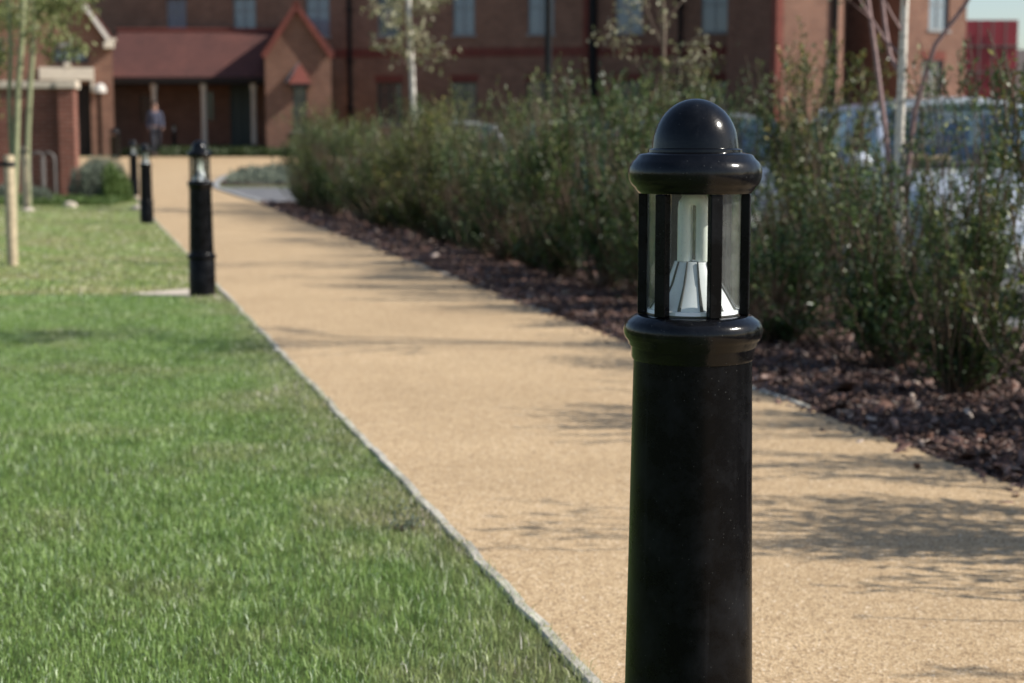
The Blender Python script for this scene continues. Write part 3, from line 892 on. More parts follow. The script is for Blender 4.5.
# ------------------------------------------------------------------ buildings
class Facade:
    """a wall plane with local x along it, local y pointing back, z up"""
    def __init__(s, p0, p1, z0):
        s.p0 = Vector(p0); s.p1 = Vector(p1); s.z0 = z0
        d = s.p1 - s.p0; s.L = math.hypot(d.x, d.y); s.rz = math.atan2(d.y, d.x)
        s.u = Vector((d.x, d.y, 0)).normalized(); s.n = Vector((s.u.y, -s.u.x, 0))   # towards the viewer
    def loc(s, px, py):
        d = ray(px, py); c = Vector((0, 0, CAMZ)); q = Vector((s.p0.x, s.p0.y, 0))
        t = (q - Vector((0, 0, 0))).dot(s.n) / Vector((d.x, d.y, 0)).dot(s.n)
        p = c + d * t
        return ((Vector((p.x, p.y, 0)) - q).dot(s.u), p.z - s.z0)
def wall_mesh(bm, L, H, openings, depth, rev=0.12, x0=0.0, z0=0.0, gable=None):
    """front skin with openings and reveals, closed sides, top and back"""
    xs = sorted(set([x0, L] + [v for o_ in openings for v in (o_[0], o_[1])])); zs = sorted(set([z0, H] + [v for o_ in openings for v in (o_[2], o_[3])]))
    xs = [x for x in xs if x0 <= x <= L]; zs = [z for z in zs if z0 <= z <= H]
    def inside(x, z): return any(a < x < b_ and c < z < d for a, b_, c, d in openings)
    for xa, xb in zip(xs, xs[1:]):
        for za, zb in zip(zs, zs[1:]):
            if not inside((xa + xb) / 2, (za + zb) / 2):
                poly(bm, [(xa, 0, za), (xb, 0, za), (xb, 0, zb), (xa, 0, zb)])
    for a, b_, c, d in openings:
        poly(bm, [(a, 0, c), (a, 0, d), (a, rev, d), (a, rev, c)]); poly(bm, [(b_, 0, d), (b_, 0, c), (b_, rev, c), (b_, rev, d)])
        poly(bm, [(a, 0, d), (b_, 0, d), (b_, rev, d), (a, rev, d)]); poly(bm, [(b_, 0, c), (a, 0, c), (a, rev, c), (b_, rev, c)])
    poly(bm, [(x0, depth, z0), (x0, 0, z0), (x0, 0, H), (x0, depth, H)]); poly(bm, [(L, 0, z0), (L, depth, z0), (L, depth, H), (L, 0, H)])
    poly(bm, [(L, depth, z0), (x0, depth, z0), (x0, depth, H), (L, depth, H)])
    if gable is None: poly(bm, [(x0, 0, H), (L, 0, H), (L, depth, H), (x0, depth, H)])
def window(parent, a, b_, c, d, rev=0.12, frame='window_frame', pane='pane', mull=1, trans=1, sill=True, lintel=True):
    w = 0.055
    bm = bmesh.new(); y0, y1 = rev - 0.045, rev + 0.02
    box(bm, a + .002, a + w, y0, y1, c + .002, d - .002); box(bm, b_ - w, b_ - .002, y0, y1, c + .002, d - .002)
    box(bm, a + w, b_ - w, y0, y1, d - w, d - .002); box(bm, a + w, b_ - w, y0, y1, c + .002, c + w)
    for k in range(mull):
        m_ = a + (b_ - a) * (k + 1) / (mull + 1); box(bm, m_ - 0.025, m_ + 0.025, y0 + .003, y1, c + w, d - w)
    for k in range(trans):
        m_ = c + (d - c) * (0.68 if trans == 1 else (k + 1) / (trans + 1)); box(bm, a + w, b_ - w, y0 + .006, y1, m_ - 0.02, m_ + 0.02)
    f = fin('window', bm, M[frame], parent)
    bm = bmesh.new(); box(bm, a + w * .5, b_ - w * .5, rev - 0.015, rev - 0.005, c + w * .5, d - w * .5); fin('pane', bm, M[pane], f)
    if sill:
        bm = bmesh.new(); box(bm, a - 0.06, b_ + 0.06, -0.05, rev - 0.05, c - 0.07, c - 0.003); fin('sill', bm, M['kerb'], f)
    if lintel:
        bm = bmesh.new(); box(bm, a - 0.08, b_ + 0.08, -0.006, 0.03, d + 0.003, d + 0.27); fin('lintel', bm, M['brick_red'], f)

# main block behind
z6 = ramp(58)
fm = Facade((at(60, 100, 61.8).x, 61.8, 0), (at(774, 100, 58.0).x, 58.0, 0), z6)
mb = empty('brick_building', (fm.p0.x, fm.p0.y, z6), fm.rz)
tag(mb, 'long dark brick building across the back with rows of paired windows', 'building')
ops = []; info = []
for (pc, w_, pane, fr_) in ((177, 20, 'sky_pane', 'window_frame'), (245, 23, 'sky_pane', 'window_frame'), (318, 24, 'sky_pane', 'window_frame'), (389, 22, 'pane', 'window_frame'), (464, 22, 'sky_pane', 'window_frame'), (541, 26, 'sky_pane', 'window_frame'), (629, 27, 'sky_pane', 'window_frame'), (715, 28, 'sky_pane', 'window_frame')):
    xa, _ = fm.loc(pc - w_ / 2, 40); xb, _ = fm.loc(pc + w_ / 2, 40); 
    _, zt_ = fm.loc(pc, 3 if pc < 500 else -2); _, zb_ = fm.loc(pc, 37 if pc < 600 else 32)
    ops.append((xa, xb, 4.12, 5.52)); info.append((xa, xb, 4.12, 5.52, pane, fr_))
    ops.append((xa, xb, 7.2, 8.6)); info.append((xa, xb, 7.2, 8.6, pane, fr_))
    if pc > 330:
        ops.append((xa - 0.05, xb + 0.05, 0.95, 2.45)); info.append((xa - 0.05, xb + 0.05, 0.95, 2.45, 'pane', 'green_frame'))
bm = bmesh.new(); wall_mesh(bm, fm.L, 9.6, ops, 9.0, z0=-0.5); fin('wall', bm, M['brick_dark'], mb)
for a, b_, c, d, pn, fr_ in info: window(mb, a, b_, c, d, frame=fr_, pane=pn)
_, zb_ = fm.loc(560, 56); _, zt_ = fm.loc(560, 47)
bm = bmesh.new(); box(bm, 0.003, fm.L - 0.003, -0.02, 0.05, zb_, zt_); fin('string_course', bm, M['brick_red'], mb)
bm = bmesh.new()
v_ = [(-.4, -.5, 9.6), (fm.L + .4, -.5, 9.6), (fm.L + .4, 4.5, 13.4), (-.4, 4.5, 13.4), (-.4, 9.5, 9.6), (fm.L + .4, 9.5, 9.6)]
vv = [bm.verts.new(p) for p in v_]
for f in ((0, 1, 2, 3), (3, 2, 5, 4), (0, 3, 4), (1, 5, 2), (0, 4, 5, 1)): bm.faces.new([vv[k] for k in f])
fin('roof', bm, M['tiles'], mb)
for pc in (350, 593, 680, 760):
    xa, _ = fm.loc(pc, 40)
    bm = bmesh.new(); tube(bm, [(xa, -0.10, 0), (xa, -0.10, 9.5)], 0.15 if pc in (593, 760) else 0.07, 10)
    for zz in (1.5, 3.2, 5, 7, 8.8): box(bm, xa - 0.16, xa + 0.16, -0.12, 0.0, zz, zz + 0.05)
    fin('downpipe', bm, M['iron_black'], mb)
xa, _ = fm.loc(583, 40); xb, _ = fm.loc(589, 40)
bm = bmesh.new(); box(bm, xa, xb, -0.024, 0.03, 0, 9.5); fin('brick_pilaster', bm, M['brick_red'], mb)

# projecting bay to the right, turned to the sun
def bay(name, pxa, pxb, Ya, Yb, H, depth, windows_, label, group=None, pipe=None, quoin=False, mt='brick', shear=0.0):
    f_ = Facade((at(pxa, 100, Ya).x, Ya, 0), (at(pxb, 100, Yb).x, Yb, 0), ramp(50))
    r_ = empty(name, (f_.p0.x, f_.p0.y, ramp(50)), f_.rz)
    tag(r_, label, 'building', group)
    ops = []
    for (wa, wb, ya, yb, pn) in windows_:
        xa, _ = f_.loc(wa, 50); xb, _ = f_.loc(wb, 50); _, zt_ = f_.loc((wa + wb) / 2, ya); _, zb_ = f_.loc((wa + wb) / 2, yb)
        ops.append((xa, xb, zb_, zt_, pn))
    bm = bmesh.new(); wall_mesh(bm, f_.L, H, [o_[:4] for o_ in ops], depth, z0=-0.6)
    for v_ in bm.verts:
        if v_.co.y > 0.3: v_.co.x += shear * v_.co.y
    fin('wall', bm, M[mt], r_)
    for o_ in ops: window(r_, *o_[:4], frame='window_frame', pane=o_[4], lintel=True)
    bm = bmesh.new()
    v_ = [(-.3, -.3, H), (f_.L + .3, -.3, H), (f_.L + .3, depth / 2, H + 2.4), (-.3, depth / 2, H + 2.4), (-.3, depth + .3, H), (f_.L + .3, depth + .3, H)]
    v_ = [(x_ + shear * max(0, y_), y_, z_) for x_, y_, z_ in v_]
    vv = [bm.verts.new(p) for p in v_]
    for f in ((0, 1, 2, 3), (3, 2, 5, 4), (0, 3, 4), (1, 5, 2), (0, 4, 5, 1)): bm.faces.new([vv[k] for k in f])
    fin('roof', bm, M['tiles'], r_)
    if quoin:
        bm = bmesh.new(); box(bm, -0.004, 0.24, -0.012, 0.2, -0.4, H - 0.01); fin('red_quoin', bm, M['brick_red'], r_)
    if pipe is not None:
        xa, _ = f_.loc(pipe, 50)
        bm = bmesh.new(); tube(bm, [(xa, -0.09, 0), (xa, -0.09, H)], 0.07, 10); fin('downpipe', bm, M['iron_black'], r_)
    return r_
bay('brick_bay', 775, 836, 46.2, 47.3, 9.2, 9.5, [], 'sunlit brown brick bay projecting between two black downpipes', quoin=True, pipe=833, shear=0.97)
bay('brick_link', 838, 902, 57.8, 58.4, 9.0, 5.0, [(844, 866, -6, 33, 'pane')], 'recessed reddish brick block with one dark upper window', mt='brick_red')
bay('brick_wing', 902, 964, 50.0, 51.5, 9.2, 8.0, [(928, 948, -8, 30, 'sky_pane'), (922, 944, 60, 104, 'pane')], 'brown brick end wing with paired windows, beside the red clad building')

# red clad building beyond, with a grid of frames
rb = empty('red_building', (at(964, 100, 78).x, 78, ramp(60)))
tag(rb, 'bright red clad building with pale grid lines beyond the end wing', 'building')
W_ = (1011 - 960) / F * 78
zt_ = at(980, 20, 78).z - ramp(60)
bm = bmesh.new(); box(bm, 0, W_, 0, 6, -1, zt_); fin('wall', bm, M['red_cladding'], rb)
bm = bmesh.new()
for k in range(1, 5): box(bm, 0.003, W_ + 0.05, -0.10, -0.003, zt_ * k / 5 - 0.035, zt_ * k / 5 + 0.035)
for k in range(1, 4): box(bm, W_ * k / 4 - 0.03, W_ * k / 4 + 0.03, -0.14, -0.103, 0, zt_ - 0.01)
fin('grid_frame', bm, M['galvanised'], rb)
# steel and glass building at the far right
gb = empty('pale_building', (at(1012, 100, 84).x, 84, ramp(60)))
tag(gb, 'pale grey glazed building at the right edge beyond the red one', 'building')
bm = bmesh.new(); wall_mesh(bm, 12, 5.0, [(0.5 + 1.9 * k, 1.9 + 1.9 * k, 0.8 + 2.1 * j, 2.3 + 2.1 * j) for k in range(6) for j in range(2)], 6, z0=-1); fin('wall', bm, M['kerb'], gb)
for k in range(6):
    for j in range(2): window(gb, 0.5 + 1.9 * k, 1.9 + 1.9 * k, 0.8 + 2.1 * j, 2.3 + 2.1 * j, lintel=False)

# porch building: tiled roof on columns with a brick back wall
pY0, pY1 = 57.5, 60.3
pxa, pxb = at(96, 100, pY0).x, at(272, 100, pY0).x
po = empty('porch', (pxa, pY0, ramp(pY0)))
tag(po, 'open brick porch with a long red tiled roof on pale columns', 'building')
W_ = pxb - pxa; ze = at(200, 77, pY0).z - ramp(pY0); zr = at(200, 31, pY1).z - ramp(pY0)
bm = bmesh.new(); dpt = pY1 - pY0
doors = []
f_ = Facade((pxa, pY0 + 2.0, 0), (pxb, pY0 + 2.0, 0), ramp(pY0))
for (a, b_, ya, yb) in ((140, 152, 95, 122), (203, 214, 92, 120), (230, 252, 85, 149)):
    xa, _ = f_.loc(a, 100); xb, _ = f_.loc(b_, 100); _, t_ = f_.loc(a, ya); _, c_ = f_.loc(a, yb); doors.append((xa, xb, max(c_, 0.0), t_))
bmw = bmesh.new(); wall_mesh(bmw, W_, ze + 0.3, doors, 0.3, z0=-0.3)
w__ = fin('back_wall', bmw, M['brick'], po); w__.location = (0, 2.0, 0)
for i_, d_ in enumerate(doors):
    bm = bmesh.new(); a, b_, c, d = d_
    box(bm, a, b_, 2.08, 2.12, c, d); pn = fin('door' if i_ == 2 else 'window', bm, M['pane' if i_ < 2 else 'green_frame'], po)
    bm = bmesh.new(); box(bm, a + 0.002, a + 0.06, 2.03, 2.078, c, d); box(bm, b_ - 0.06, b_ - 0.002, 2.03, 2.078, c, d); box(bm, (a + b_) / 2 - 0.03, (a + b_) / 2 + 0.03, 2.03, 2.078, c, d); fin('frame', bm, M['green_frame'], pn)
bm = bmesh.new()
xr_ = at(252, 31, pY1).x - pxa
A = [(-0.1, -0.15, ze), (W_ - 0.02, -0.15, ze), (xr_ + 1.2, dpt, zr), (0.2, dpt, zr)]
Bv = [(x_, y_, z_ - 0.14) for x_, y_, z_ in A]
va = [bm.verts.new(p) for p in A]; vb = [bm.verts.new(p) for p in Bv]
bm.faces.new(va); bm.faces.new(vb[::-1])
for k in range(4): bm.faces.new((va[k], vb[k], vb[(k + 1) % 4], va[(k + 1) % 4]))
rf = fin('roof', bm, M['tiles'], po)
bm = bmesh.new(); box(bm, 0.1, xr_ + 1.25, dpt - 0.09, dpt + 0.09, zr - 0.03, zr + 0.10, 0.03); fin('ridge_tiles', bm, M['tiles_red'], rf)
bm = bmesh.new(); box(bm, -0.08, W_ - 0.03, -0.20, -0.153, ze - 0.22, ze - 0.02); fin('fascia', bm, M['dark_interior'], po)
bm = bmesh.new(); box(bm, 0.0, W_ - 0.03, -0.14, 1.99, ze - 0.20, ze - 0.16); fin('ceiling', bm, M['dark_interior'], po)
bm = bmesh.new(); box(bm, 0.0, W_ - 0.03, -0.2, 1.99, -0.3, 0.05); fin('plinth', bm, M['kerb'], po)
for pc in (155, 204.5, 254.5):
    x_ = at(pc, 100, pY0 + 0.2).x - pxa; bm = bmesh.new()
    lathe(bm, [(0.0, 0.05), (0.14, 0.05), (0.14, 0.15), (0.105, 0.19), (0.10, 0.22), (0.085, ze - 0.50), (0.11, ze - 0.44), (0.12, ze - 0.36), (0.12, ze - 0.225), (0.0, ze - 0.225)], 16, x_, 0.05)
    fin('column', bm, M['stone'], po, True)

# gabled tower
tw0, tw1 = at(266, 100, 55.0).x, at(330, 100, 54.7).x
ft = Facade((tw0, 54.9, 0), (tw1, 55.2, 0), ramp(55))
tw = empty('gabled_tower', (tw0, 54.9, ramp(55)), ft.rz)
tag(tw, 'narrow brick tower with a steep red edged gable and one tall window', 'building')
Lt = ft.L; _, eh = ft.loc(298, 50); _, ah = ft.loc(298, 6)
_, c_ = ft.loc(298, 131); _, t_ = ft.loc(298, 84); xa, _ = ft.loc(293, 100); xb, _ = ft.loc(307, 100)
bm = bmesh.new(); wall_mesh(bm, Lt, eh, [(xa, xb, c_, t_)], 5.0, z0=-0.4, gable=1)
poly(bm, [(0, 0, eh), (Lt, 0, eh), (Lt * .48, 0, ah)]); poly(bm, [(0, 5, eh), (Lt * .48, 5, ah), (Lt, 5, eh)])
fin('wall', bm, M['brick'], tw)
window(tw, xa, xb, c_, t_, frame='green_frame', mull=0, trans=1, lintel=False)
def slab(bm, quad, th):
    q = [Vector(p) for p in quad]; n_ = (q[1] - q[0]).cross(q[3] - q[0]).normalized() * th
    a_ = [bm.verts.new(p) for p in q]; b__ = [bm.verts.new(p - n_) for p in q]
    bm.faces.new(a_); bm.faces.new(b__[::-1])
    for k in range(4): bm.faces.new((a_[k], b__[k], b__[(k + 1) % 4], a_[(k + 1) % 4]))
bm = bmesh.new(); sx = 0.12; sl = (ah - eh) / (Lt * .48)
slab(bm, [(-sx, -0.12, eh - sx * sl + 0.12), (Lt * .48, -0.12, ah + 0.12), (Lt * .48, 5.1, ah + 0.12), (-sx, 5.1, eh - sx * sl + 0.12)], 0.1)
slab(bm, [(Lt * .48, -0.12, ah + 0.121), (Lt + sx, -0.12, eh - sx * sl + 0.12), (Lt + sx, 5.1, eh - sx * sl + 0.12), (Lt * .48, 5.1, ah + 0.121)], 0.1)
rf = fin('roof', bm, M['tiles'], tw)
bm = bmesh.new()
for (xa_, za_, xb_, zb_) in ((-0.12, eh - 0.2, Lt * .48, ah + 0.16), (Lt + 0.12, eh - 0.2, Lt * .48, ah + 0.16)):
    d_ = Vector((xb_ - xa_, 0, zb_ - za_)).normalized(); n_ = Vector((-d_.z, 0, d_.x)); 
    if n_.z < 0: n_ = -n_
    q = [Vector((xa_, -0.19, za_)), Vector((xb_, -0.19, zb_)), Vector((xb_, -0.19, zb_)) - n_ * 0.17, Vector((xa_, -0.19, za_)) - n_ * 0.17]
    a_ = [bm.verts.new(p) for p in q]; b__ = [bm.verts.new(p + Vector((0, 0.066, 0))) for p in q]
    bm.faces.new(a_); bm.faces.new(b__[::-1])
    for k in range(4): bm.faces.new((a_[k], b__[k], b__[(k + 1) % 4], a_[(k + 1) % 4]))
fin('gable_edge', bm, M['tiles_red'], tw)
# small hood over the tower window
bm = bmesh.new(); xm = (xa + xb) / 2; hz = t_ + 0.01
A = [(xm - 0.36, -0.40, hz), (xm + 0.36, -0.40, hz), (xm + 0.36, -0.003, hz), (xm - 0.36, -0.003, hz), (xm - 0.05, -0.003, hz + 0.62), (xm + 0.05, -0.003, hz + 0.62)]
vv = [bm.verts.new(p) for p in A]
for f in ((0, 1, 5, 4), (1, 2, 5), (0, 4, 3), (0, 3, 2, 1), (2, 3, 4, 5)): bm.faces.new([vv[k] for k in f])
hd = fin('window_hood', bm, M['tiles_red'], tw)
bm = bmesh.new(); slab(bm, [(xm - 0.45, -0.30, hz + 0.05), (xm - 0.05, -0.02, hz + 0.66), (xm - 0.02, -0.006, hz + 0.70), (xm - 0.48, -0.006, hz + 0.05)], 0.02); fin('flashing', bm, M['lead'], hd)
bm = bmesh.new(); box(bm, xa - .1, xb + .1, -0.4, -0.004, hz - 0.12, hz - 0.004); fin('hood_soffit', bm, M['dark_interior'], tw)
# dark link wall between tower and the main block
lk = empty('brick_link', (at(330, 100, 60.4).x, 60.4, ramp(58)), R(-6))
tag(lk, 'low dark brick link wall between the gabled tower and the long building', 'wall')
bm = bmesh.new(); Wl = 0.75; zz = at(340, 50, 60.4).z - ramp(58); box(bm, 0.0, Wl, 0, 1.0, -0.3, zz); fin('wall', bm, M['brick_dark'], lk)
bm = bmesh.new(); box(bm, 0.02, Wl + 0.05, -0.06, 1.0, zz + 0.003, zz + 0.12); fin('coping', bm, M['lead'], lk)

# entrance wing at the left, its gable edged in white
ew0 = at(-45, 100, 52.75).x; ew1 = at(113.5, 100, 54).x
fe = Facade((ew0, 52.75, 0), (ew1, 54, 0), ramp(54))
ew = empty('entrance_wing', (ew0, 52.75, ramp(54)), fe.rz)
tag(ew, 'brick entrance wing with white gable boards, stone doorway and dark sign', 'building')
Le = fe.L
_, eh = fe.loc(100, 42); axm, ahm = fe.loc(36, -62)
def fo(a, b_, ya, yb):
    xa, _ = fe.loc(a, 50); xb, _ = fe.loc(b_, 50); _, t_ = fe.loc(a, ya); _, c_ = fe.loc(a, yb); return [xa, xb, c_, t_]
door = fo(76, 89, 84, 158); door[2] = 0.0
door2 = fo(95.5, 99.5, 92, 158); door2[2] = 0.0
win = fo(59.5, 70.5, -2, 44); win2 = fo(-6, 4, 0, 60)
bm = bmesh.new()
wall_mesh(bm, Le, eh, [door, door2, win[:3] + [eh - 0.002], win2[:3] + [eh - 0.003]], 3.6, z0=-0.4, gable=1, rev=0.14)
# gable with its apex above
poly(bm, [(0, 0, eh), (Le, 0, eh), (axm, 0, ahm)]); poly(bm, [(0, 3.6, eh), (axm, 3.6, ahm), (Le, 3.6, eh)])
fin('wall', bm, M['brick'], ew)
for d_ in (door, door2):
    bm = bmesh.new(); box(bm, d_[0], d_[1], 0.145, 0.19, 0, d_[3]); fin('door', bm, M['dark_interior'], ew)  # dark sheet filling the open doorway, its shade put into the colour
for w2 in (win, win2):
    window(ew, w2[0], w2[1], w2[2], eh - 0.003, rev=0.14, frame='render_white', mull=1, trans=1, lintel=False)
bm = bmesh.new(); slope = (ahm - eh) / (Le - axm)
slab(bm, [(axm, -0.25, ahm + 0.2), (Le + 0.15, -0.25, eh - 0.15 * slope + 0.2), (Le + 0.15, 3.8, eh - 0.15 * slope + 0.2), (axm, 3.8, ahm + 0.2)], 0.14)
slab(bm, [(-0.3, -0.25, eh + 0.1), (axm, -0.25, ahm + 0.201), (axm, 3.8, ahm + 0.201), (-0.3, 3.8, eh + 0.1)], 0.14)
fin('roof', bm, M['tiles'], ew)
bm = bmesh.new()
for (xa_, za_, xb_, zb_) in ((Le + 0.05, eh - 0.05, axm, ahm + 0.12), (-0.2, eh - 0.05, axm, ahm + 0.12)):
    d_ = Vector((xb_ - xa_, 0, zb_ - za_)).normalized(); n_ = Vector((-d_.z, 0, d_.x))
    if n_.z < 0: n_ = -n_
    q = [Vector((xa_, -0.33, za_)), Vector((xb_, -0.33, zb_)), Vector((xb_, -0.33, zb_)) - n_ * 0.13, Vector((xa_, -0.33, za_)) - n_ * 0.13]
    a_ = [bm.verts.new(p) for p in q]; b__ = [bm.verts.new(p + Vector((0, 0.07, 0))) for p in q]
    bm.faces.new(a_); bm.faces.new(b__[::-1])
    for k in range(4): bm.faces.new((a_[k], b__[k], b__[(k + 1) % 4], a_[(k + 1) % 4]))
fin('bargeboard', bm, M['render_white'], ew)
bm = bmesh.new(); box(bm, Le - 0.28, Le + 0.06, -0.36, -0.004, eh - 0.22, eh - 0.02, 0.03); box(bm, Le - 0.2, Le + 0.12, -0.34, -0.01, eh - 0.02, eh + 0.10, 0.03); fin('kneeler', bm, M['stone'], ew)
s_ = fo(53, 88, 48.5, 63)
bm = bmesh.new(); box(bm, s_[0], s_[1], -0.08, -0.004, s_[2], s_[3], 0.01); sg = fin('sign_board', bm, M['sign_face'], ew)
bm = bmesh.new(); x_ = s_[0] + 0.16; zc = (s_[2] + s_[3]) / 2; 
wds = [.07, .07, .06, .07, .05, .07, .06, .08, .07]
for k, w_ in enumerate(wds):
    if x_ + w_ > s_[1] - 0.06: break
    box(bm, x_, x_ + 0.018, -0.095, -0.082, zc - 0.07, zc + 0.07)
    if k % 3 != 1: box(bm, x_ + 0.02, x_ + w_, -0.095, -0.082, zc + 0.05, zc + 0.07)
    if k % 2 == 0: box(bm, x_ + 0.02, x_ + w_, -0.095, -0.082, zc - 0.012, zc + 0.01)
    if k % 3 != 2: box(bm, x_ + 0.02, x_ + w_, -0.095, -0.082, zc - 0.07, zc - 0.05)
    x_ += w_ + 0.035
fin('sign_lettering', bm, M['sign_letters'], sg)
s_ = fo(38, 93, 67.5, 80); s2 = fo(84, 93, 80, 92)
bm = bmesh.new(); box(bm, s_[0], s_[1], -0.22, -0.004, s_[2], s_[3], 0.02); box(bm, door[1] + 0.02, s_[1], -0.18, -0.005, s2[2], s_[2] - 0.003, 0.02)
s3 = fo(63, 70, 63.5, 68); box(bm, s3[0], s3[1], -0.24, -0.006, s3[2], s3[3] + 0.02, 0.02)
fin('stone_lintel', bm, M['stone'], ew)
lx_, lz_ = fe.loc(100, 91); c0 = Vector((lx_, -0.38, lz_))
bm = bmesh.new(); lathe(bm, [(0.0, 0.24), (0.10, 0.21), (0.17, 0.13), (0.20, 0.0), (0.19, -0.06), (0.0, -0.06)], 20, c0.x, c0.y + 0.1, c0.z); box(bm, c0.x - 0.04, c0.x + 0.04, c0.y + 0.1, c0.y + 0.38, c0.z - 0.03, c0.z + 0.03)
fin('wall_lamp', bm, M['render_white'], ew, True)

# near garden wall with pier
gY = 29.2
gw1 = at(75, 100, gY).x; gw0 = at(-60, 100, gY).x
gw = empty('garden_wall', (gw0, gY - 0.3, G(gw0, gY)), 0.125)
tag(gw, 'red brick garden wall with stone coping ending in a square pier', 'wall')
Wg = gw1 - gw0; pxp = at(59.5, 100, gY).x - gw0
zt_ = at(30, 88.5, gY).z - G(gw0, gY); zt2 = at(30, 81, gY).z - G(gw0, gY)
bm = bmesh.new(); box(bm, 0, pxp, 0.16, 0.40, -0.1, zt_); fin('wall', bm, M['brick_garden'], gw)
bm = bmesh.new(); box(bm, pxp + 0.002, Wg, -0.02, 0.45, -0.1, zt_ - 0.0); fin('pier', bm, M['brick_garden'], gw)
bm = bmesh.new(); box(bm, -0.02, pxp - 0.04, 0.10, 0.46, zt_ + 0.003, zt2, 0.01); box(bm, pxp - 0.03, Wg + 0.05, -0.07, 0.50, zt_ + 0.003, zt2 + 0.01, 0.01); fin('coping', bm, M['pale_stone'], gw)

# cycle hoops
def hoop(px, w, Y, lab):
    p = at(px, 190, Y); r_ = empty('cycle_stand', (p.x, Y, G(p.x, Y))); tag(r_, lab, 'cycle stand', 'metal hoops against the garden wall')
    bm = bmesh.new(); H = 0.80; rad = 0.12
    pts = [(0, 0, -0.05), (0, 0, H - rad)] + [(rad - rad * math.cos(R(a)), 0, H - rad + rad * math.sin(R(a))) for a in (30, 60, 90)]
    pts += [(w - rad + rad * math.sin(R(a)), 0, H - rad + rad * math.cos(R(a))) for a in (0, 30, 60, 90)] + [(w, 0, -0.05)]
    tube(bm, pts, 0.017, 10); fin('hoop', bm, M['galvanised'], r_, True)
    for xx_ in (0, w):
        bm = bmesh.new(); lathe(bm, [(0, 0), (0.06, 0), (0.06, 0.008), (0, 0.008)], 14, xx_); fin('foot_plate', bm, M['galvanised'], r_)
hoop(31, 0.24, 28.7, 'left galvanised metal hoop against the brick garden wall')
hoop(43, 0.22, 28.6, 'right galvanised metal hoop against the brick garden wall, nearest the pier')

# uplights / pale stones in the lawn edge
def rock(px, py, s, lab):
    p = gp(px, py); bm = bmesh.new(); bmesh.ops.create_icosphere(bm, subdivisions=3, radius=1)
    sd = random.random() * 9
    for v_ in bm.verts:
        c_ = v_.co; k = 1 + 0.16 * math.sin(c_.x * 3 + sd) * math.cos(c_.y * 2.6 + sd) + 0.09 * math.sin(c_.z * 6 + sd)
        v_.co = Vector((c_.x * k * s, c_.y * k * s * 0.8, max(c_.z * k * s * 0.62, -s * 0.2)))
    o = fin('boulder', bm, M['pale_stone'], None, True); o.location = (p.x, p.y, p.z + s * 0.12); o.rotation_euler = (0, 0, sd)
    tag(o, lab, 'stone', 'pale stones at the edge of the planting')
rock(71, 207, 0.11, 'pale rounded stone at the foot of the brick pier')
rock(137, 210, 0.10, 'pale rounded stone just left of the third lantern bollard')
rock(28, 212, 0.09, 'pale rounded stone at the foot of the far tree stake')

# low bushes by the wall
def bush(name, px, py, w, d, h, mt, n, leaf, lab, cat='bush', group=None, spiky=False):
    p = gp(px, py); r_ = empty(name, p); tag(r_, lab, cat, group)
    k = 60; bm = bmesh.new()
    for i in range(k):
        a = random.uniform(0, 6.28); q = random.random() ** 0.5
        tube(bm, [(0.2 * w * q * math.cos(a), 0.2 * d * q * math.sin(a), -0.02), (0.42 * w * q * math.cos(a), 0.42 * d * q * math.sin(a), h * 0.8 * (1 - q * q * 0.5))], [0.006, 0.002], 4)
    fin('stem', bm, M['shrub_stem'], r_)
    a = rng.uniform(0, 2 * np.pi, n); q = rng.uniform(0, 1, n) ** 0.5; t = rng.uniform(0, 1, n) ** 0.6
    lump = 1 + 0.18 * np.sin(a * 3 + px) + 0.12 * np.sin(a * 7)
    x_ = w / 2 * q * np.cos(a) * lump; y_ = d / 2 * q * np.sin(a) * lump
    z_ = h * t * np.sqrt(np.clip(1 - q ** 4, 0.15, 1)) * (1 + 0.22 * np.sin(x_ * 14 + 2 + px) * np.cos(y_ * 11)) + rng.normal(0, 0.03, n) * t
    C = np.stack([x_, y_, z_], 1); D = unit(np.stack([x_ * 0.8, y_ * 0.8, np.full(n, 0.5)], 1) + rng.normal(0, 0.35, (n, 3)))
    ln = rng.uniform(0.6, 1.4, n) * leaf
    leaf_quads('foliage', C, D, unit(rng.normal(0, 1, (n, 3))), ln, ln * (0.25 if spiky else 0.5), mt, r_)
bush('lavender_bush', 92, 203, 0.62, 0.8, 0.60, 'lavender_leaf', 5000, 0.06, 'grey green rounded bush just right of the brick pier', group='low bushes beside the pier', spiky=True)
bush('lavender_bush', 113, 203, 0.50, 0.7, 0.52, 'cover_leaf', 4500, 0.05, 'mid green low bush beside the fourth lantern bollard', group='low bushes beside the pier')
bush('lavender_bush', 103, 190, 0.9, 1.2, 0.55, 'lavender_leaf', 6500, 0.06, 'wide grey green bush behind the two low bushes by the pier', group='low bushes beside the pier', spiky=True)
bush('lavender_bush', 40, 205, 0.34, 0.5, 0.26, 'lavender_leaf', 2500, 0.05, 'small silvery bush in front of the metal hoops', spiky=True)
bush('lavender_bush', 4, 204, 0.34, 0.5, 0.28, 'lavender_leaf', 2500, 0.05, 'small silvery bush at the left edge beneath the brick wall', spiky=True)
bush('clover_weed', 405, 530, 0.09, 0.07, 0.014, 'lavender_leaf', 160, 0.013, 'small pale leafy weed in the lawn close to the path edging', 'weed')
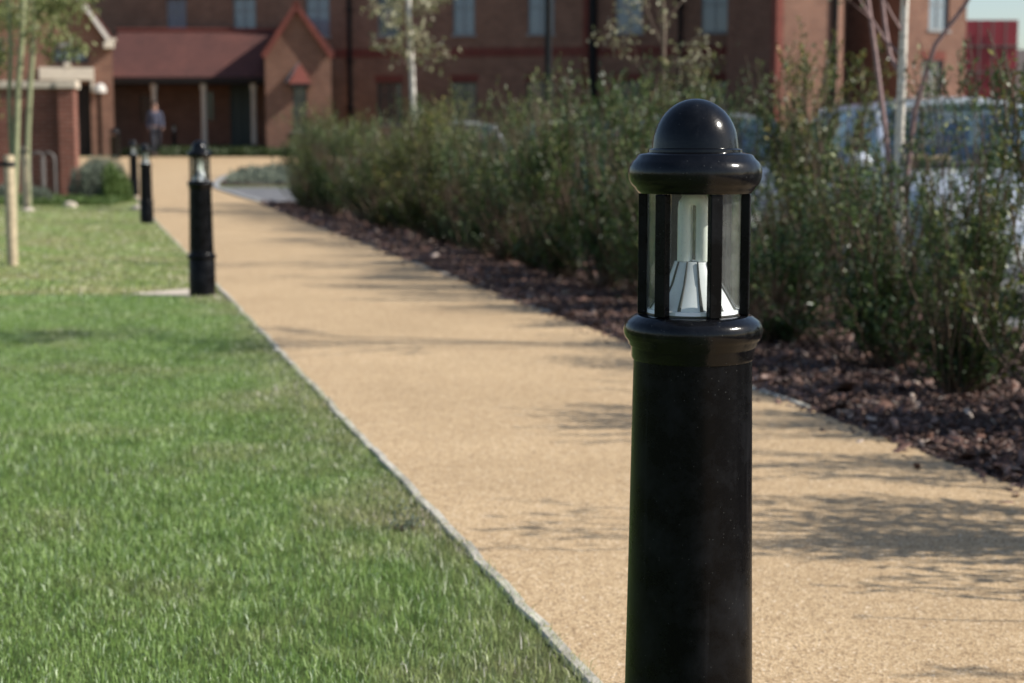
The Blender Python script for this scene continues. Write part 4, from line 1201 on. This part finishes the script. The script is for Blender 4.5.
# ground cover strip
def cover(name, pts_fn, n, h, leaf, mt, lab):
    C = pts_fn(n); 
    z_ = vG(C[:, 0], C[:, 1]) + rng.uniform(0, 1, n) ** 0.8 * h * (0.6 + 0.4 * np.sin(C[:, 0] * 7) * np.cos(C[:, 1] * 6))
    C = np.stack([C[:, 0], C[:, 1], z_], 1); D = unit(rng.normal(0, 0.6, (n, 3)) + np.array([0, 0, 0.7])); ln = rng.uniform(0.6, 1.4, n) * leaf
    o = leaf_quads(name, C, D, unit(rng.normal(0, 1, (n, 3))), ln, ln * 0.5, mt); tag(o, lab, 'ground cover', kind='stuff')
cover('ground_cover', lambda n: np.stack([rng.uniform(-9.2, -6.25, n), rng.uniform(25.8, 27.4, n)], 1), 9000, 0.16, 0.05, 'cover_leaf', 'leafy ground cover at the end of the lawn below the brick pier')
def isl(n):
    y_ = rng.uniform(34.8, 43.5, n); base = np.array([PR(v_) for v_ in y_]); return np.stack([base + 0.3 + rng.uniform(0, 4.2, n), y_], 1)
cover('island_planting', isl, 9000, 0.22, 0.09, 'lavender_leaf', 'low grey green planting in the kerbed island across the path')
cover('porch_planting', lambda n: np.stack([rng.uniform(-12.6, -6.0, n), rng.uniform(53.3, 56.8, n)], 1), 14000, 0.22, 0.14, 'dark_cover', 'dark green ground planting in front of the porch and tower')
# (ground under the porch planting keeps the lawn sheet)

# ------------------------------------------------------------------ trees
def crown_leaves(C, n_per, spread, leaf, mt, parent, droop=0.0, ratio=0.6):
    C = np.array(C); n = len(C) * n_per
    P = np.repeat(C, n_per, 0) + rng.normal(0, spread, (n, 3))
    D = unit(rng.normal(0, 1, (n, 3)) + np.array([0, 0, -0.4 - droop])); ln = rng.uniform(0.6, 1.3, n) * leaf
    return leaf_quads('crown', P, D, unit(rng.normal(0, 1, (n, 3))), ln, ln * ratio, mt, parent)
def grow(bm, p, d, L, r, depth, tips, spread=0.5, seg=5, up=0.15, droop=0.0, kidsn=(2, 4)):
    pts = [Vector(p)]; dd = Vector(d).normalized(); K = 5
    for k in range(K):
        dd = (dd + Vector((random.gauss(0, .10), random.gauss(0, .10), random.gauss(0, .08) + up * 0.2 - droop * 0.25))).normalized()
        pts.append(pts[-1] + dd * L / K)
        if depth <= 1: tips.append(tuple(pts[-1]))
    tube(bm, pts, [max(0.0015, r * (1 - 0.55 * k / K)) for k in range(K + 1)], seg)
    if depth == 0: return
    for i in range(random.randint(*kidsn)):
        k = random.randint(2, K); q = pts[k]
        a = random.uniform(0, 6.28)
        nd = (dd * 0.8 + Vector((math.cos(a), math.sin(a), 0)) * spread + Vector((0, 0, up))).normalized()
        grow(bm, q, nd, L * random.uniform(0.5, 0.75), r * 0.5, depth - 1, tips, spread, seg, up, droop, kidsn)

def tree(name, base, trunk_pts, radii, bark, limb_bark, leafm, lab, nlimb, z_from, Llimb, nper, lspread, leaf, droop=0.0, depth=2, group=None, extra=None, spread=0.7, cat='tree', ratio=0.6):
    r_ = empty(name, base); tag(r_, lab, cat, group)
    bm = bmesh.new(); tp = [Vector(p) - Vector(base) for p in trunk_pts]; tube(bm, tp, radii, 12)
    tk = fin('trunk', bm, M[bark], r_, True)
    bm = bmesh.new(); tips = []
    top = tp[-1].z
    for i in range(nlimb):
        z_ = z_from + (top - z_from) * (i + random.random() * 0.8) / nlimb
        for a_, b_ in zip(tp, tp[1:]):
            if a_.z <= z_ <= b_.z: q = a_ + (b_ - a_) * (z_ - a_.z) / max(1e-4, b_.z - a_.z); break
        a = random.uniform(0, 6.28)
        k = 1 - 0.55 * (z_ - z_from) / (top - z_from)
        grow(bm, q, (math.cos(a) * spread, math.sin(a) * spread, 0.75), Llimb * k, 0.006 * (Llimb / 0.8) * k + 0.0025, depth, tips, 0.6, 5, 0.15, droop)
    fin('limb', bm, M[limb_bark], r_, True)
    for e in (extra or []):
        bm = bmesh.new(); tube(bm, [Vector(p) - Vector(base) for p in e[0]], e[1], 8)
        fin('limb', bm, M[limb_bark], r_, True)
    crown_leaves(tips, nper, lspread, leaf, leafm, r_, droop, ratio)
    return r_
# near birch inside the hedge
Yb = 7.75
def pl(lst, Y, jit=0.0): return [at(a, b_, Y + (jit * k if jit else 0)) for k, (a, b_) in enumerate(lst)]
bb = at(900, 340, Yb); base = (bb.x, Yb, G(bb.x, Yb))
tp = [Vector(base) - Vector((0, 0, 0.05))] + pl([(900, 225), (899, 150), (902, 80), (904, 20), (908, -60), (904, -190), (910, -330), (906, -450)], Yb)
ex = [([Vector(base)] + pl([(893, 200), (884, 120), (875, 50), (868, 0), (860, -120), (850, -260)], Yb, 0.06), [0.014, 0.013, 0.012, 0.011, 0.010, 0.008, 0.004]),
      ([Vector(base)] + pl([(905, 190), (915, 110), (935, 45), (965, 5), (1000, -60), (1040, -160)], Yb, -0.06), [0.013, 0.013, 0.012, 0.011, 0.010, 0.008, 0.004]),
      (pl([(902, 78), (890, 55), (885, 25), (880, -20), (870, -120)], Yb, 0.05), [0.012, 0.011, 0.010, 0.009, 0.004])]
tree('birch_tree', base, tp, [0.026, 0.023, 0.022, 0.021, 0.019, 0.018, 0.015, 0.012, 0.006], 'birch_bark', 'purple_bark', 'birch_leaf', 'slender white stemmed young birch in the hedge before the silver car', 20, 1.35, 0.60, 2, 0.03, 0.034, extra=ex, group='young birches in the hedge')
# far birch
Yb = 24.0; bb = at(412, 200, Yb); base = (bb.x, Yb, G(bb.x, Yb))
tp = [Vector(base) - Vector((0, 0, 0.05))] + pl([(413, 170), (414, 130), (412, 70), (409, 20), (408, -60), (410, -160), (408, -250)], Yb)
tree('birch_tree', base, tp, [0.05, 0.047, 0.045, 0.04, 0.037, 0.03, 0.02, 0.008], 'birch_bark', 'purple_bark', 'birch_leaf', 'white stemmed birch with pale sparse leaves near the far end of the hedge', 20, 1.7, 0.48, 2, 0.07, 0.075, extra=None, group='young birches in the hedge', droop=0.5)
# thin brownish tree behind the bollard
Yb = 13.0; bb = at(668, 220, Yb); base = (bb.x, Yb, G(bb.x, Yb))
tp = [Vector(base) - Vector((0, 0, 0.05))] + pl([(666, 150), (662, 90), (664, 30), (660, -40), (664, -140), (660, -230)], Yb)
tree('young_tree', base, tp, [0.022, 0.021, 0.019, 0.017, 0.014, 0.010, 0.005], 'brown_bark', 'brown_bark', 'birch_leaf', 'thin brown stemmed young tree in the hedge above the lantern bollard', 16, 1.0, 0.5, 1, 0.03, 0.04)
# thin tree in the far hedge at the left with a few hanging leaves
# staked trees on the lawn at the left
Yb = 13.45; sp_ = gp(13, 266)
base = (at(10, 262, Yb).x, Yb + 0.1, 0)
tp = [Vector(base) - Vector((0, 0, 0.05))] + pl([(14, 200), (16, 150), (18, 90), (22, 40), (24, -20), (26, -120), (24, -220)], Yb + 0.1)
ex = [([Vector(base) + Vector((0.02, 0, 0.3))] + pl([(12, 160), (9, 100), (11, 50), (8, 0), (2, -90), (-4, -160)], Yb + 0.12), [0.020, 0.020, 0.019, 0.018, 0.016, 0.01, 0.005])]
tree('young_tree', base, tp, [0.032, 0.030, 0.028, 0.026, 0.024, 0.02, 0.014, 0.006], 'green_bark', 'green_bark', 'willow_leaf', 'nearer staked young tree at the left edge with greenish twin stems', 18, 1.5, 0.42, 4, 0.06, 0.06, extra=ex, droop=0.9, group='staked young trees on the lawn', ratio=0.4)
def stake(px, py, Y, H, r, lab):
    p = at(px, py, Y); r_ = empty('tree_stake', (p.x, Y, G(p.x, Y))); tag(r_, lab, 'stake', 'timber tree stakes')
    bm = bmesh.new(); lathe(bm, [(0, -0.1), (r, -0.1), (r * 0.98, H - 0.01), (r * 0.9, H), (0, H + 0.004)], 16); fin('post', bm, M['timber'], r_, True)
    bm = bmesh.new(); lathe(bm, [(r * 1.0 + .001, H - 0.09), (r + 0.006, H - 0.09), (r + 0.006, H - 0.05), (r + .001, H - 0.05)], 16); box(bm, -r - 0.12, -r - 0.002, -0.004, 0.004, H - 0.088, H - 0.052); fin('tie', bm, M['rubber'], r_)
stake(12.5, 262, 13.3, 0.89, 0.043, 'thick pale timber stake holding the nearer young tree')
Yb = 25.0; p = at(27, 205, Yb)
base = (p.x, Yb + 0.1, G(p.x, Yb))
tp = [Vector(base) - Vector((0, 0, 0.05))] + pl([(27, 170), (28, 130), (30, 90), (33, 50), (34, 0), (38, -80), (40, -160)], Yb + 0.1)
tree('young_tree', base, tp, [0.05, 0.045, 0.042, 0.04, 0.036, 0.03, 0.02, 0.008], 'green_bark', 'green_bark', 'willow_leaf', 'farther staked young tree before the brick wall with drooping yellow green leaves', 24, 2.75, 0.62, 3, 0.09, 0.10, droop=0.9, group='staked young trees on the lawn', ratio=0.4)
stake(26, 205, 24.8, 0.93, 0.055, 'farther pale timber stake holding the tree before the brick wall')

# ------------------------------------------------------------------ tall black lamp post in the car park
lp = at(548, 100, 38); r_ = empty('lamp_post', (lp.x, 38, G(lp.x, 38))); tag(r_, 'tall black lamp post rising behind the hedge before the long building', 'lamp post')
bm = bmesh.new(); lathe(bm, [(0, -0.1), (0.11, -0.1), (0.11, 1.1), (0.075, 1.18), (0.085, 1.3), (0.075, 6.0), (0, 6.0)], 20); fin('post', bm, M['iron_black'], r_, True)
bm = bmesh.new(); lathe(bm, [(0, 6.0), (0.08, 6.0), (0.16, 6.1), (0.22, 6.45), (0.24, 6.5), (0.1, 6.7), (0.03, 6.75), (0, 6.85)], 20); fin('lantern', bm, M['iron_black'], r_, True)

# ------------------------------------------------------------------ cars
def make_car(paint, lab, loc, heading, plate='plate_white', group='cars parked behind the hedge'):
    root = empty('parked_car', loc, heading); tag(root, lab, 'car', group)
    # body loft along x (front = +x)
    st = [(-1.96, 0.62, 0.40, 0.62), (-1.92, 0.74, 0.30, 0.80), (-1.80, 0.80, 0.24, 0.92), (-1.4, 0.84, 0.20, 0.95), (-0.8, 0.85, 0.19, 0.93), (0.0, 0.85, 0.19, 0.91), (0.7, 0.85, 0.19, 0.92),
          (1.05, 0.84, 0.20, 0.93), (1.4, 0.82, 0.21, 0.86), (1.75, 0.77, 0.24, 0.76), (1.93, 0.68, 0.28, 0.66), (2.0, 0.55, 0.36, 0.54)]
    bm = bmesh.new(); prev = None
    for (x, w, zb, zt) in st:
        hh = zt - zb
        half = [(0, zb), (w * 0.80, zb), (w * 0.97, zb + 0.07 * hh), (w, zb + 0.25 * hh), (w, zb + 0.55 * hh), (w * 0.985, zb + 0.76 * hh), (w * 0.955, zb + 0.93 * hh), (w * 0.88, zt), (w * 0.5, zt + 0.012), (0, zt + 0.018)]
        ring = [(y, z) for y, z in half] + [(-y, z) for y, z in half[-2:0:-1]]
        cur = [bm.verts.new((x, y, z)) for y, z in ring]
        if prev:
            for k in range(len(cur)): bm.faces.new((prev[k], prev[(k + 1) % len(cur)], cur[(k + 1) % len(cur)], cur[k]))
        else: first = cur
        prev = cur
    bm.faces.new(first[::-1]); bm.faces.new(prev)
    body = fin('body', bm, M[paint], root, True)
    # cabin
    zb, zt = 0.92, 1.42
    Bx = (-1.72, 1.00); Tx = (-1.25, 0.22); bw, tw_ = 0.765, 0.60
    c = {'fl': Vector((Bx[1], bw, zb)), 'fr': Vector((Bx[1], -bw, zb)), 'bl': Vector((Bx[0], bw, zb)), 'br': Vector((Bx[0], -bw, zb)),
         'Fl': Vector((Tx[1], tw_, zt - .03)), 'Fr': Vector((Tx[1], -tw_, zt - .03)), 'Bl': Vector((Tx[0], tw_, zt - .04)), 'Br': Vector((Tx[0], -tw_, zt - .04))}
    bm = bmesh.new()   # roof: domed slab
    K = 7; J = 5; gr = []
    for i in range(K + 1):
        row = []
        for j in range(J + 1):
            s = i / K; t = j / J
            x = Tx[0] + (Tx[1] - Tx[0]) * s + (0.05 * math.sin(math.pi * t) if i == K else (-0.04 * math.sin(math.pi * t) if i == 0 else 0)); y = -tw_ + 2 * tw_ * t
            z = zt - 0.045 + 0.075 * math.sin(math.pi * t) + 0.03 * math.sin(math.pi * s)
            row.append(bm.verts.new((x, y, z)))
        gr.append(row)
    fs = [bm.faces.new((gr[i][j], gr[i + 1][j], gr[i + 1][j + 1], gr[i][j + 1])) for i in range(K) for j in range(J)]
    r = bmesh.ops.extrude_face_region(bm, geom=fs)
    for v_ in r['geom']:
        if isinstance(v_, bmesh.types.BMVert): v_.co.z -= 0.035
    fin('roof', bm, M[paint], root, True)
    bm = bmesh.new()   # pillars
    for s in (1, -1):
        for (p, q, r0) in (((Bx[1] + .02, s * bw, zb - .02), (Tx[1], s * tw_, zt - .05), 0.035), ((Bx[0], s * bw, zb - .02), (Tx[0], s * tw_, zt - .06), 0.06), ((-0.35, s * (bw + .0), zb - .02), (-0.38, s * tw_, zt - .05), 0.03),
                           ((Tx[0], s * tw_, zt - .045), (Tx[1], s * tw_, zt - .045), 0.028), ((Bx[0], s * (bw), zb - .01), (Bx[1], s * bw, zb - .01), 0.02)):
            tube(bm, [p, ((p[0] + q[0]) / 2, (p[1] + q[1]) / 2 + s * 0.015, (p[2] + q[2]) / 2 + 0.012), q], r0, 8)
    fin('pillars', bm, M[paint], root, True)
    def pane(nm, quad):
        bm = bmesh.new(); q = [Vector(p) for p in quad]; cc = sum(q, Vector()) / 4; n_ = (q[1] - q[0]).cross(q[3] - q[0]).normalized()
        K = 6; g = []
        for i in range(K + 1):
            g.append([bm.verts.new((q[0] * (1 - i / K) * (1 - j / K) + q[1] * (i / K) * (1 - j / K) + q[2] * (i / K) * (j / K) + q[3] * (1 - i / K) * (j / K)) + n_ * 0.03 * math.sin(math.pi * i / K) * math.sin(math.pi * j / K)) for j in range(K + 1)])
        for i in range(K):
            for j in range(K): bm.faces.new((g[i][j], g[i + 1][j], g[i + 1][j + 1], g[i][j + 1]))
        fin(nm, bm, M['car_glass'], root, True)
    pane('windscreen', [c['fr'], c['fl'], c['Fl'], c['Fr']])
    pane('rear_window', [c['bl'], c['br'], c['Br'], c['Bl']])
    for s, a, b_, A_, B_ in ((1, 'fl', 'bl', 'Fl', 'Bl'), (-1, 'br', 'fr', 'Br', 'Fr')):
        lo0, lo1, hi0, hi1 = c[a], c[b_], c[A_], c[B_]
        if s > 0: ml, mh = Vector((-0.36, s * bw, zb)), Vector((-0.38, s * tw_, zt - .035)); pane('side_window', [lo0, ml, mh, hi0]); pane('side_window', [ml, lo1, hi1, mh])
        else: ml, mh = Vector((-0.36, s * bw, zb)), Vector((-0.38, s * tw_, zt - .035)); pane('side_window', [lo0, ml, mh, hi0]); pane('side_window', [ml, lo1, hi1, mh])
    # interior tray and seats
    bm = bmesh.new(); box(bm, Bx[0] + .12, Bx[1] - .02, -bw + .04, bw - .04, zb - 0.02, zb + 0.03); box(bm, 0.55, 0.95, -0.66, 0.66, zb + .03, zb + 0.07, 0.02); fin('dashboard', bm, M['car_trim'], root)
    if paint == 'paint_silver':
        bm = bmesh.new(); box(bm, 0.70, 0.93, -0.62, -0.30, zb + .073, zb + .11, 0.01); fin('dash_block', bm, M['tan_block'], root)  # tan block added at one end of the dashboard
    for y in (-0.36, 0.36):
        for x in (0.0, -0.9):
            bm = bmesh.new(); box(bm, x - .07, x + .07, y - .22, y + .22, zb + .032, zb + .18, 0.03); box(bm, x - .05, x + .04, y - .11, y + .11, zb + .21, zb + .36, 0.03); box(bm, x - .01, x + .01, y - .05, y + .05, zb + .17, zb + .22)
            fin('seat', bm, M['car_trim'], root)
    for s in (1, -1):
        bm = bmesh.new(); bmesh.ops.create_uvsphere(bm, u_segments=16, v_segments=10, radius=1)
        for v_ in bm.verts: v_.co = Vector((0.86 + v_.co.x * 0.07, s * 0.93 + v_.co.y * 0.11, 0.98 + v_.co.z * 0.075))
        box(bm, 0.82, 0.88, min(s * .78, s * .88), max(s * .78, s * .88), 0.93, 0.96)
        fin('mirror', bm, M[paint], root, True)
        bm = bmesh.new(); bmesh.ops.create_uvsphere(bm, u_segments=18, v_segments=10, radius=1)
        for v_ in bm.verts: v_.co = Vector((1.76 + v_.co.x * 0.17, s * 0.60 + v_.co.y * 0.15, 0.655 + v_.co.z * 0.085))
        fin('headlight', bm, M['lens_clear'], root, True)
        bm = bmesh.new(); box(bm, -1.95, -1.83, s * .70 - .09, s * .70 + .09, 0.60, 0.86, 0.02); fin('tail_light', bm, M['red_cladding'], root)
        bm = bmesh.new(); y_ = s * 0.856
        for (xa_, xb_) in ((-0.55, -0.43), (0.12, 0.24)): box(bm, xa_ - .2, xa_ - .06, y_ - .012, y_ + .012, 0.74, 0.77, 0.004)
        fin('door_handle', bm, M[paint], root)
        for x in (1.22, -1.22):
            bm = bmesh.new()
            for v_ in range(0): pass
            lathe(bm, [(0.0, 0), (0.33, 0), (0.33, 0.012), (0.0, 0.012)], 32)
            for v_ in bm.verts: v_.co = Vector((x + v_.co.x, s * (0.846 + v_.co.z * 0.9), 0.33 + v_.co.y))
            fin('wheel_arch', bm, M['car_trim'], root)
            bm = bmesh.new(); lathe(bm, [(0.19, 0.0), (0.28, 0.0), (0.298, 0.02), (0.30, 0.05), (0.298, 0.16), (0.28, 0.18), (0.19, 0.18)], 36)
            for v_ in bm.verts: v_.co = Vector((x + v_.co.x, s * (0.70 + v_.co.z), 0.30 + v_.co.y))
            ty = fin('wheel', bm, M['rubber'], root, True)
            bm = bmesh.new(); lathe(bm, [(0.0, 0.178), (0.05, 0.178), (0.06, 0.168), (0.19, 0.166), (0.192, 0.176), (0.20, 0.176), (0.20, 0.15), (0, 0.15)], 30)
            for v_ in bm.verts: v_.co = Vector((x + v_.co.x, s * (0.70 + v_.co.z), 0.30 + v_.co.y))
            fin('rim', bm, M['alloy'], ty, True)
    bm = bmesh.new(); box(bm, 1.955, 2.015, -0.26, 0.26, 0.36, 0.47, 0.004); fin('number_plate', bm, M[plate], root)
    bm = bmesh.new(); box(bm, 1.90, 1.962, -0.42, 0.42, 0.50, 0.60, 0.01); fin('grille', bm, M['car_trim'], root)
    return root
def car_at(px, Y, paint, lab, heading):
    x = (px - 512) / F * Y
    make_car(paint, lab, (x, Y, G(x + 0.5, Y)), heading)
car_at(946, 12.4, 'paint_silver', 'silver hatchback seen through the shrubs behind the near birch', R(-86))
car_at(706, 17.4, 'paint_grey', 'grey car mostly hidden by the hedge behind the near lantern bollard', R(-86))
car_at(575, 23.0, 'paint_blue', 'dark blue car hidden by the middle of the hedge', R(-86))
car_at(458, 28.5, 'paint_white', 'white car behind the far end of the hedge beside the far birch', R(-86))

# ------------------------------------------------------------------ person walking by the porch
def person():
    Yp = 53.2; p = at(156, 157, Yp); H = 1.76
    root = empty('person', (p.x, Yp, ramp(Yp)), R(200))
    tag(root, 'person in a blue grey top and dark trousers walking in front of the porch', 'person')
    J = {'pelvis': (0, 0, .93, .135, .10), 'chest': (0, 0.02, 1.22, .155, .10), 'neckb': (0, 0.02, 1.43, .075, .06), 'neck': (0, .025, 1.50, .055, .055), 'head': (0, .03, 1.60, .085, .095), 'crown': (0, .02, 1.71, .06, .07),
         'hl': (.09, 0, .88, .09, .09), 'kl': (.10, .16, .50, .06, .06), 'al': (.10, .20, .09, .04, .04), 'tl': (.10, .34, .04, .035, .03),
         'hr': (-.09, 0, .88, .09, .09), 'kr': (-.10, -.04, .49, .06, .06), 'ar': (-.10, -.26, .12, .04, .04), 'tr': (-.10, -.15, .03, .035, .03),
         'sl': (.18, .02, 1.38, .055, .055), 'el': (.21, -.08, 1.12, .042, .042), 'wl': (.20, .04, .90, .028, .028), 'fl': (.20, .08, .80, .03, .018),
         'sr': (-.18, .02, 1.38, .055, .055), 'er': (-.21, .06, 1.12, .042, .042), 'wr': (-.20, .20, .92, .028, .028), 'fr': (-.20, .27, .85, .03, .018)}
    E = [('pelvis', 'chest'), ('chest', 'neckb'), ('neckb', 'neck'), ('neck', 'head'), ('head', 'crown'), ('pelvis', 'hl'), ('hl', 'kl'), ('kl', 'al'), ('al', 'tl'), ('pelvis', 'hr'), ('hr', 'kr'), ('kr', 'ar'), ('ar', 'tr'),
         ('neckb', 'sl'), ('sl', 'el'), ('el', 'wl'), ('wl', 'fl'), ('neckb', 'sr'), ('sr', 'er'), ('er', 'wr'), ('wr', 'fr')]
    def skinned(nm, names, edges, mt, grow_=0.0, parent=root, root_v=None):
        me = bpy.data.meshes.new(nm); ks = names; me.from_pydata([J[k][:3] for k in ks], [(ks.index(a), ks.index(b_)) for a, b_ in edges], [])
        o = link(nm, me, M[mt], parent)
        md = o.modifiers.new('Skin', 'SKIN'); 
        sv = me.skin_vertices[0].data
        for i, k in enumerate(ks): sv[i].radius = (J[k][3] + grow_, J[k][4] + grow_); sv[i].use_root = (k == (root_v or ks[0]))
        md.use_smooth_shade = True
        s2 = o.modifiers.new('Subdivision', 'SUBSURF'); s2.levels = 2; s2.render_levels = 2
        return o
    body = skinned('body', list(J.keys()), E, 'skin')
    # fingers
    skinned('trousers', ['pelvis', 'hl', 'kl', 'al', 'hr', 'kr', 'ar'], [('pelvis', 'hl'), ('hl', 'kl'), ('kl', 'al'), ('pelvis', 'hr'), ('hr', 'kr'), ('kr', 'ar')], 'trousers', 0.018)
    skinned('shirt', ['pelvis', 'chest', 'neckb', 'sl', 'el', 'wl', 'sr', 'er', 'wr'], [('pelvis', 'chest'), ('chest', 'neckb'), ('neckb', 'sl'), ('sl', 'el'), ('el', 'wl'), ('neckb', 'sr'), ('sr', 'er'), ('er', 'wr')], 'shirt', 0.022)
    bm = bmesh.new(); bmesh.ops.create_uvsphere(bm, u_segments=20, v_segments=14, radius=1)
    for v_ in list(bm.verts):
        v_.co = Vector((v_.co.x * 0.098, v_.co.y * 0.115 + 0.005, v_.co.z * 0.10 + 1.68))
    bmesh.ops.delete(bm, geom=[v_ for v_ in bm.verts if v_.co.z < 1.63 + (0.03 if v_.co.y > 0.06 else 0) or (v_.co.y > 0.07 and v_.co.z < 1.70)], context='VERTS')
    fin('hair', bm, M['hair'], root, True)
    for k in ('tl', 'tr'):
        x, y, z = J[k][:3]; bm = bmesh.new(); box(bm, x - .048, x + .048, y - .20, y + .09, -0.002 + (0.03 if k == 'tr' else 0), 0.09, 0.03); fin('shoe', bm, M['shoe'], root)
    return root
person()
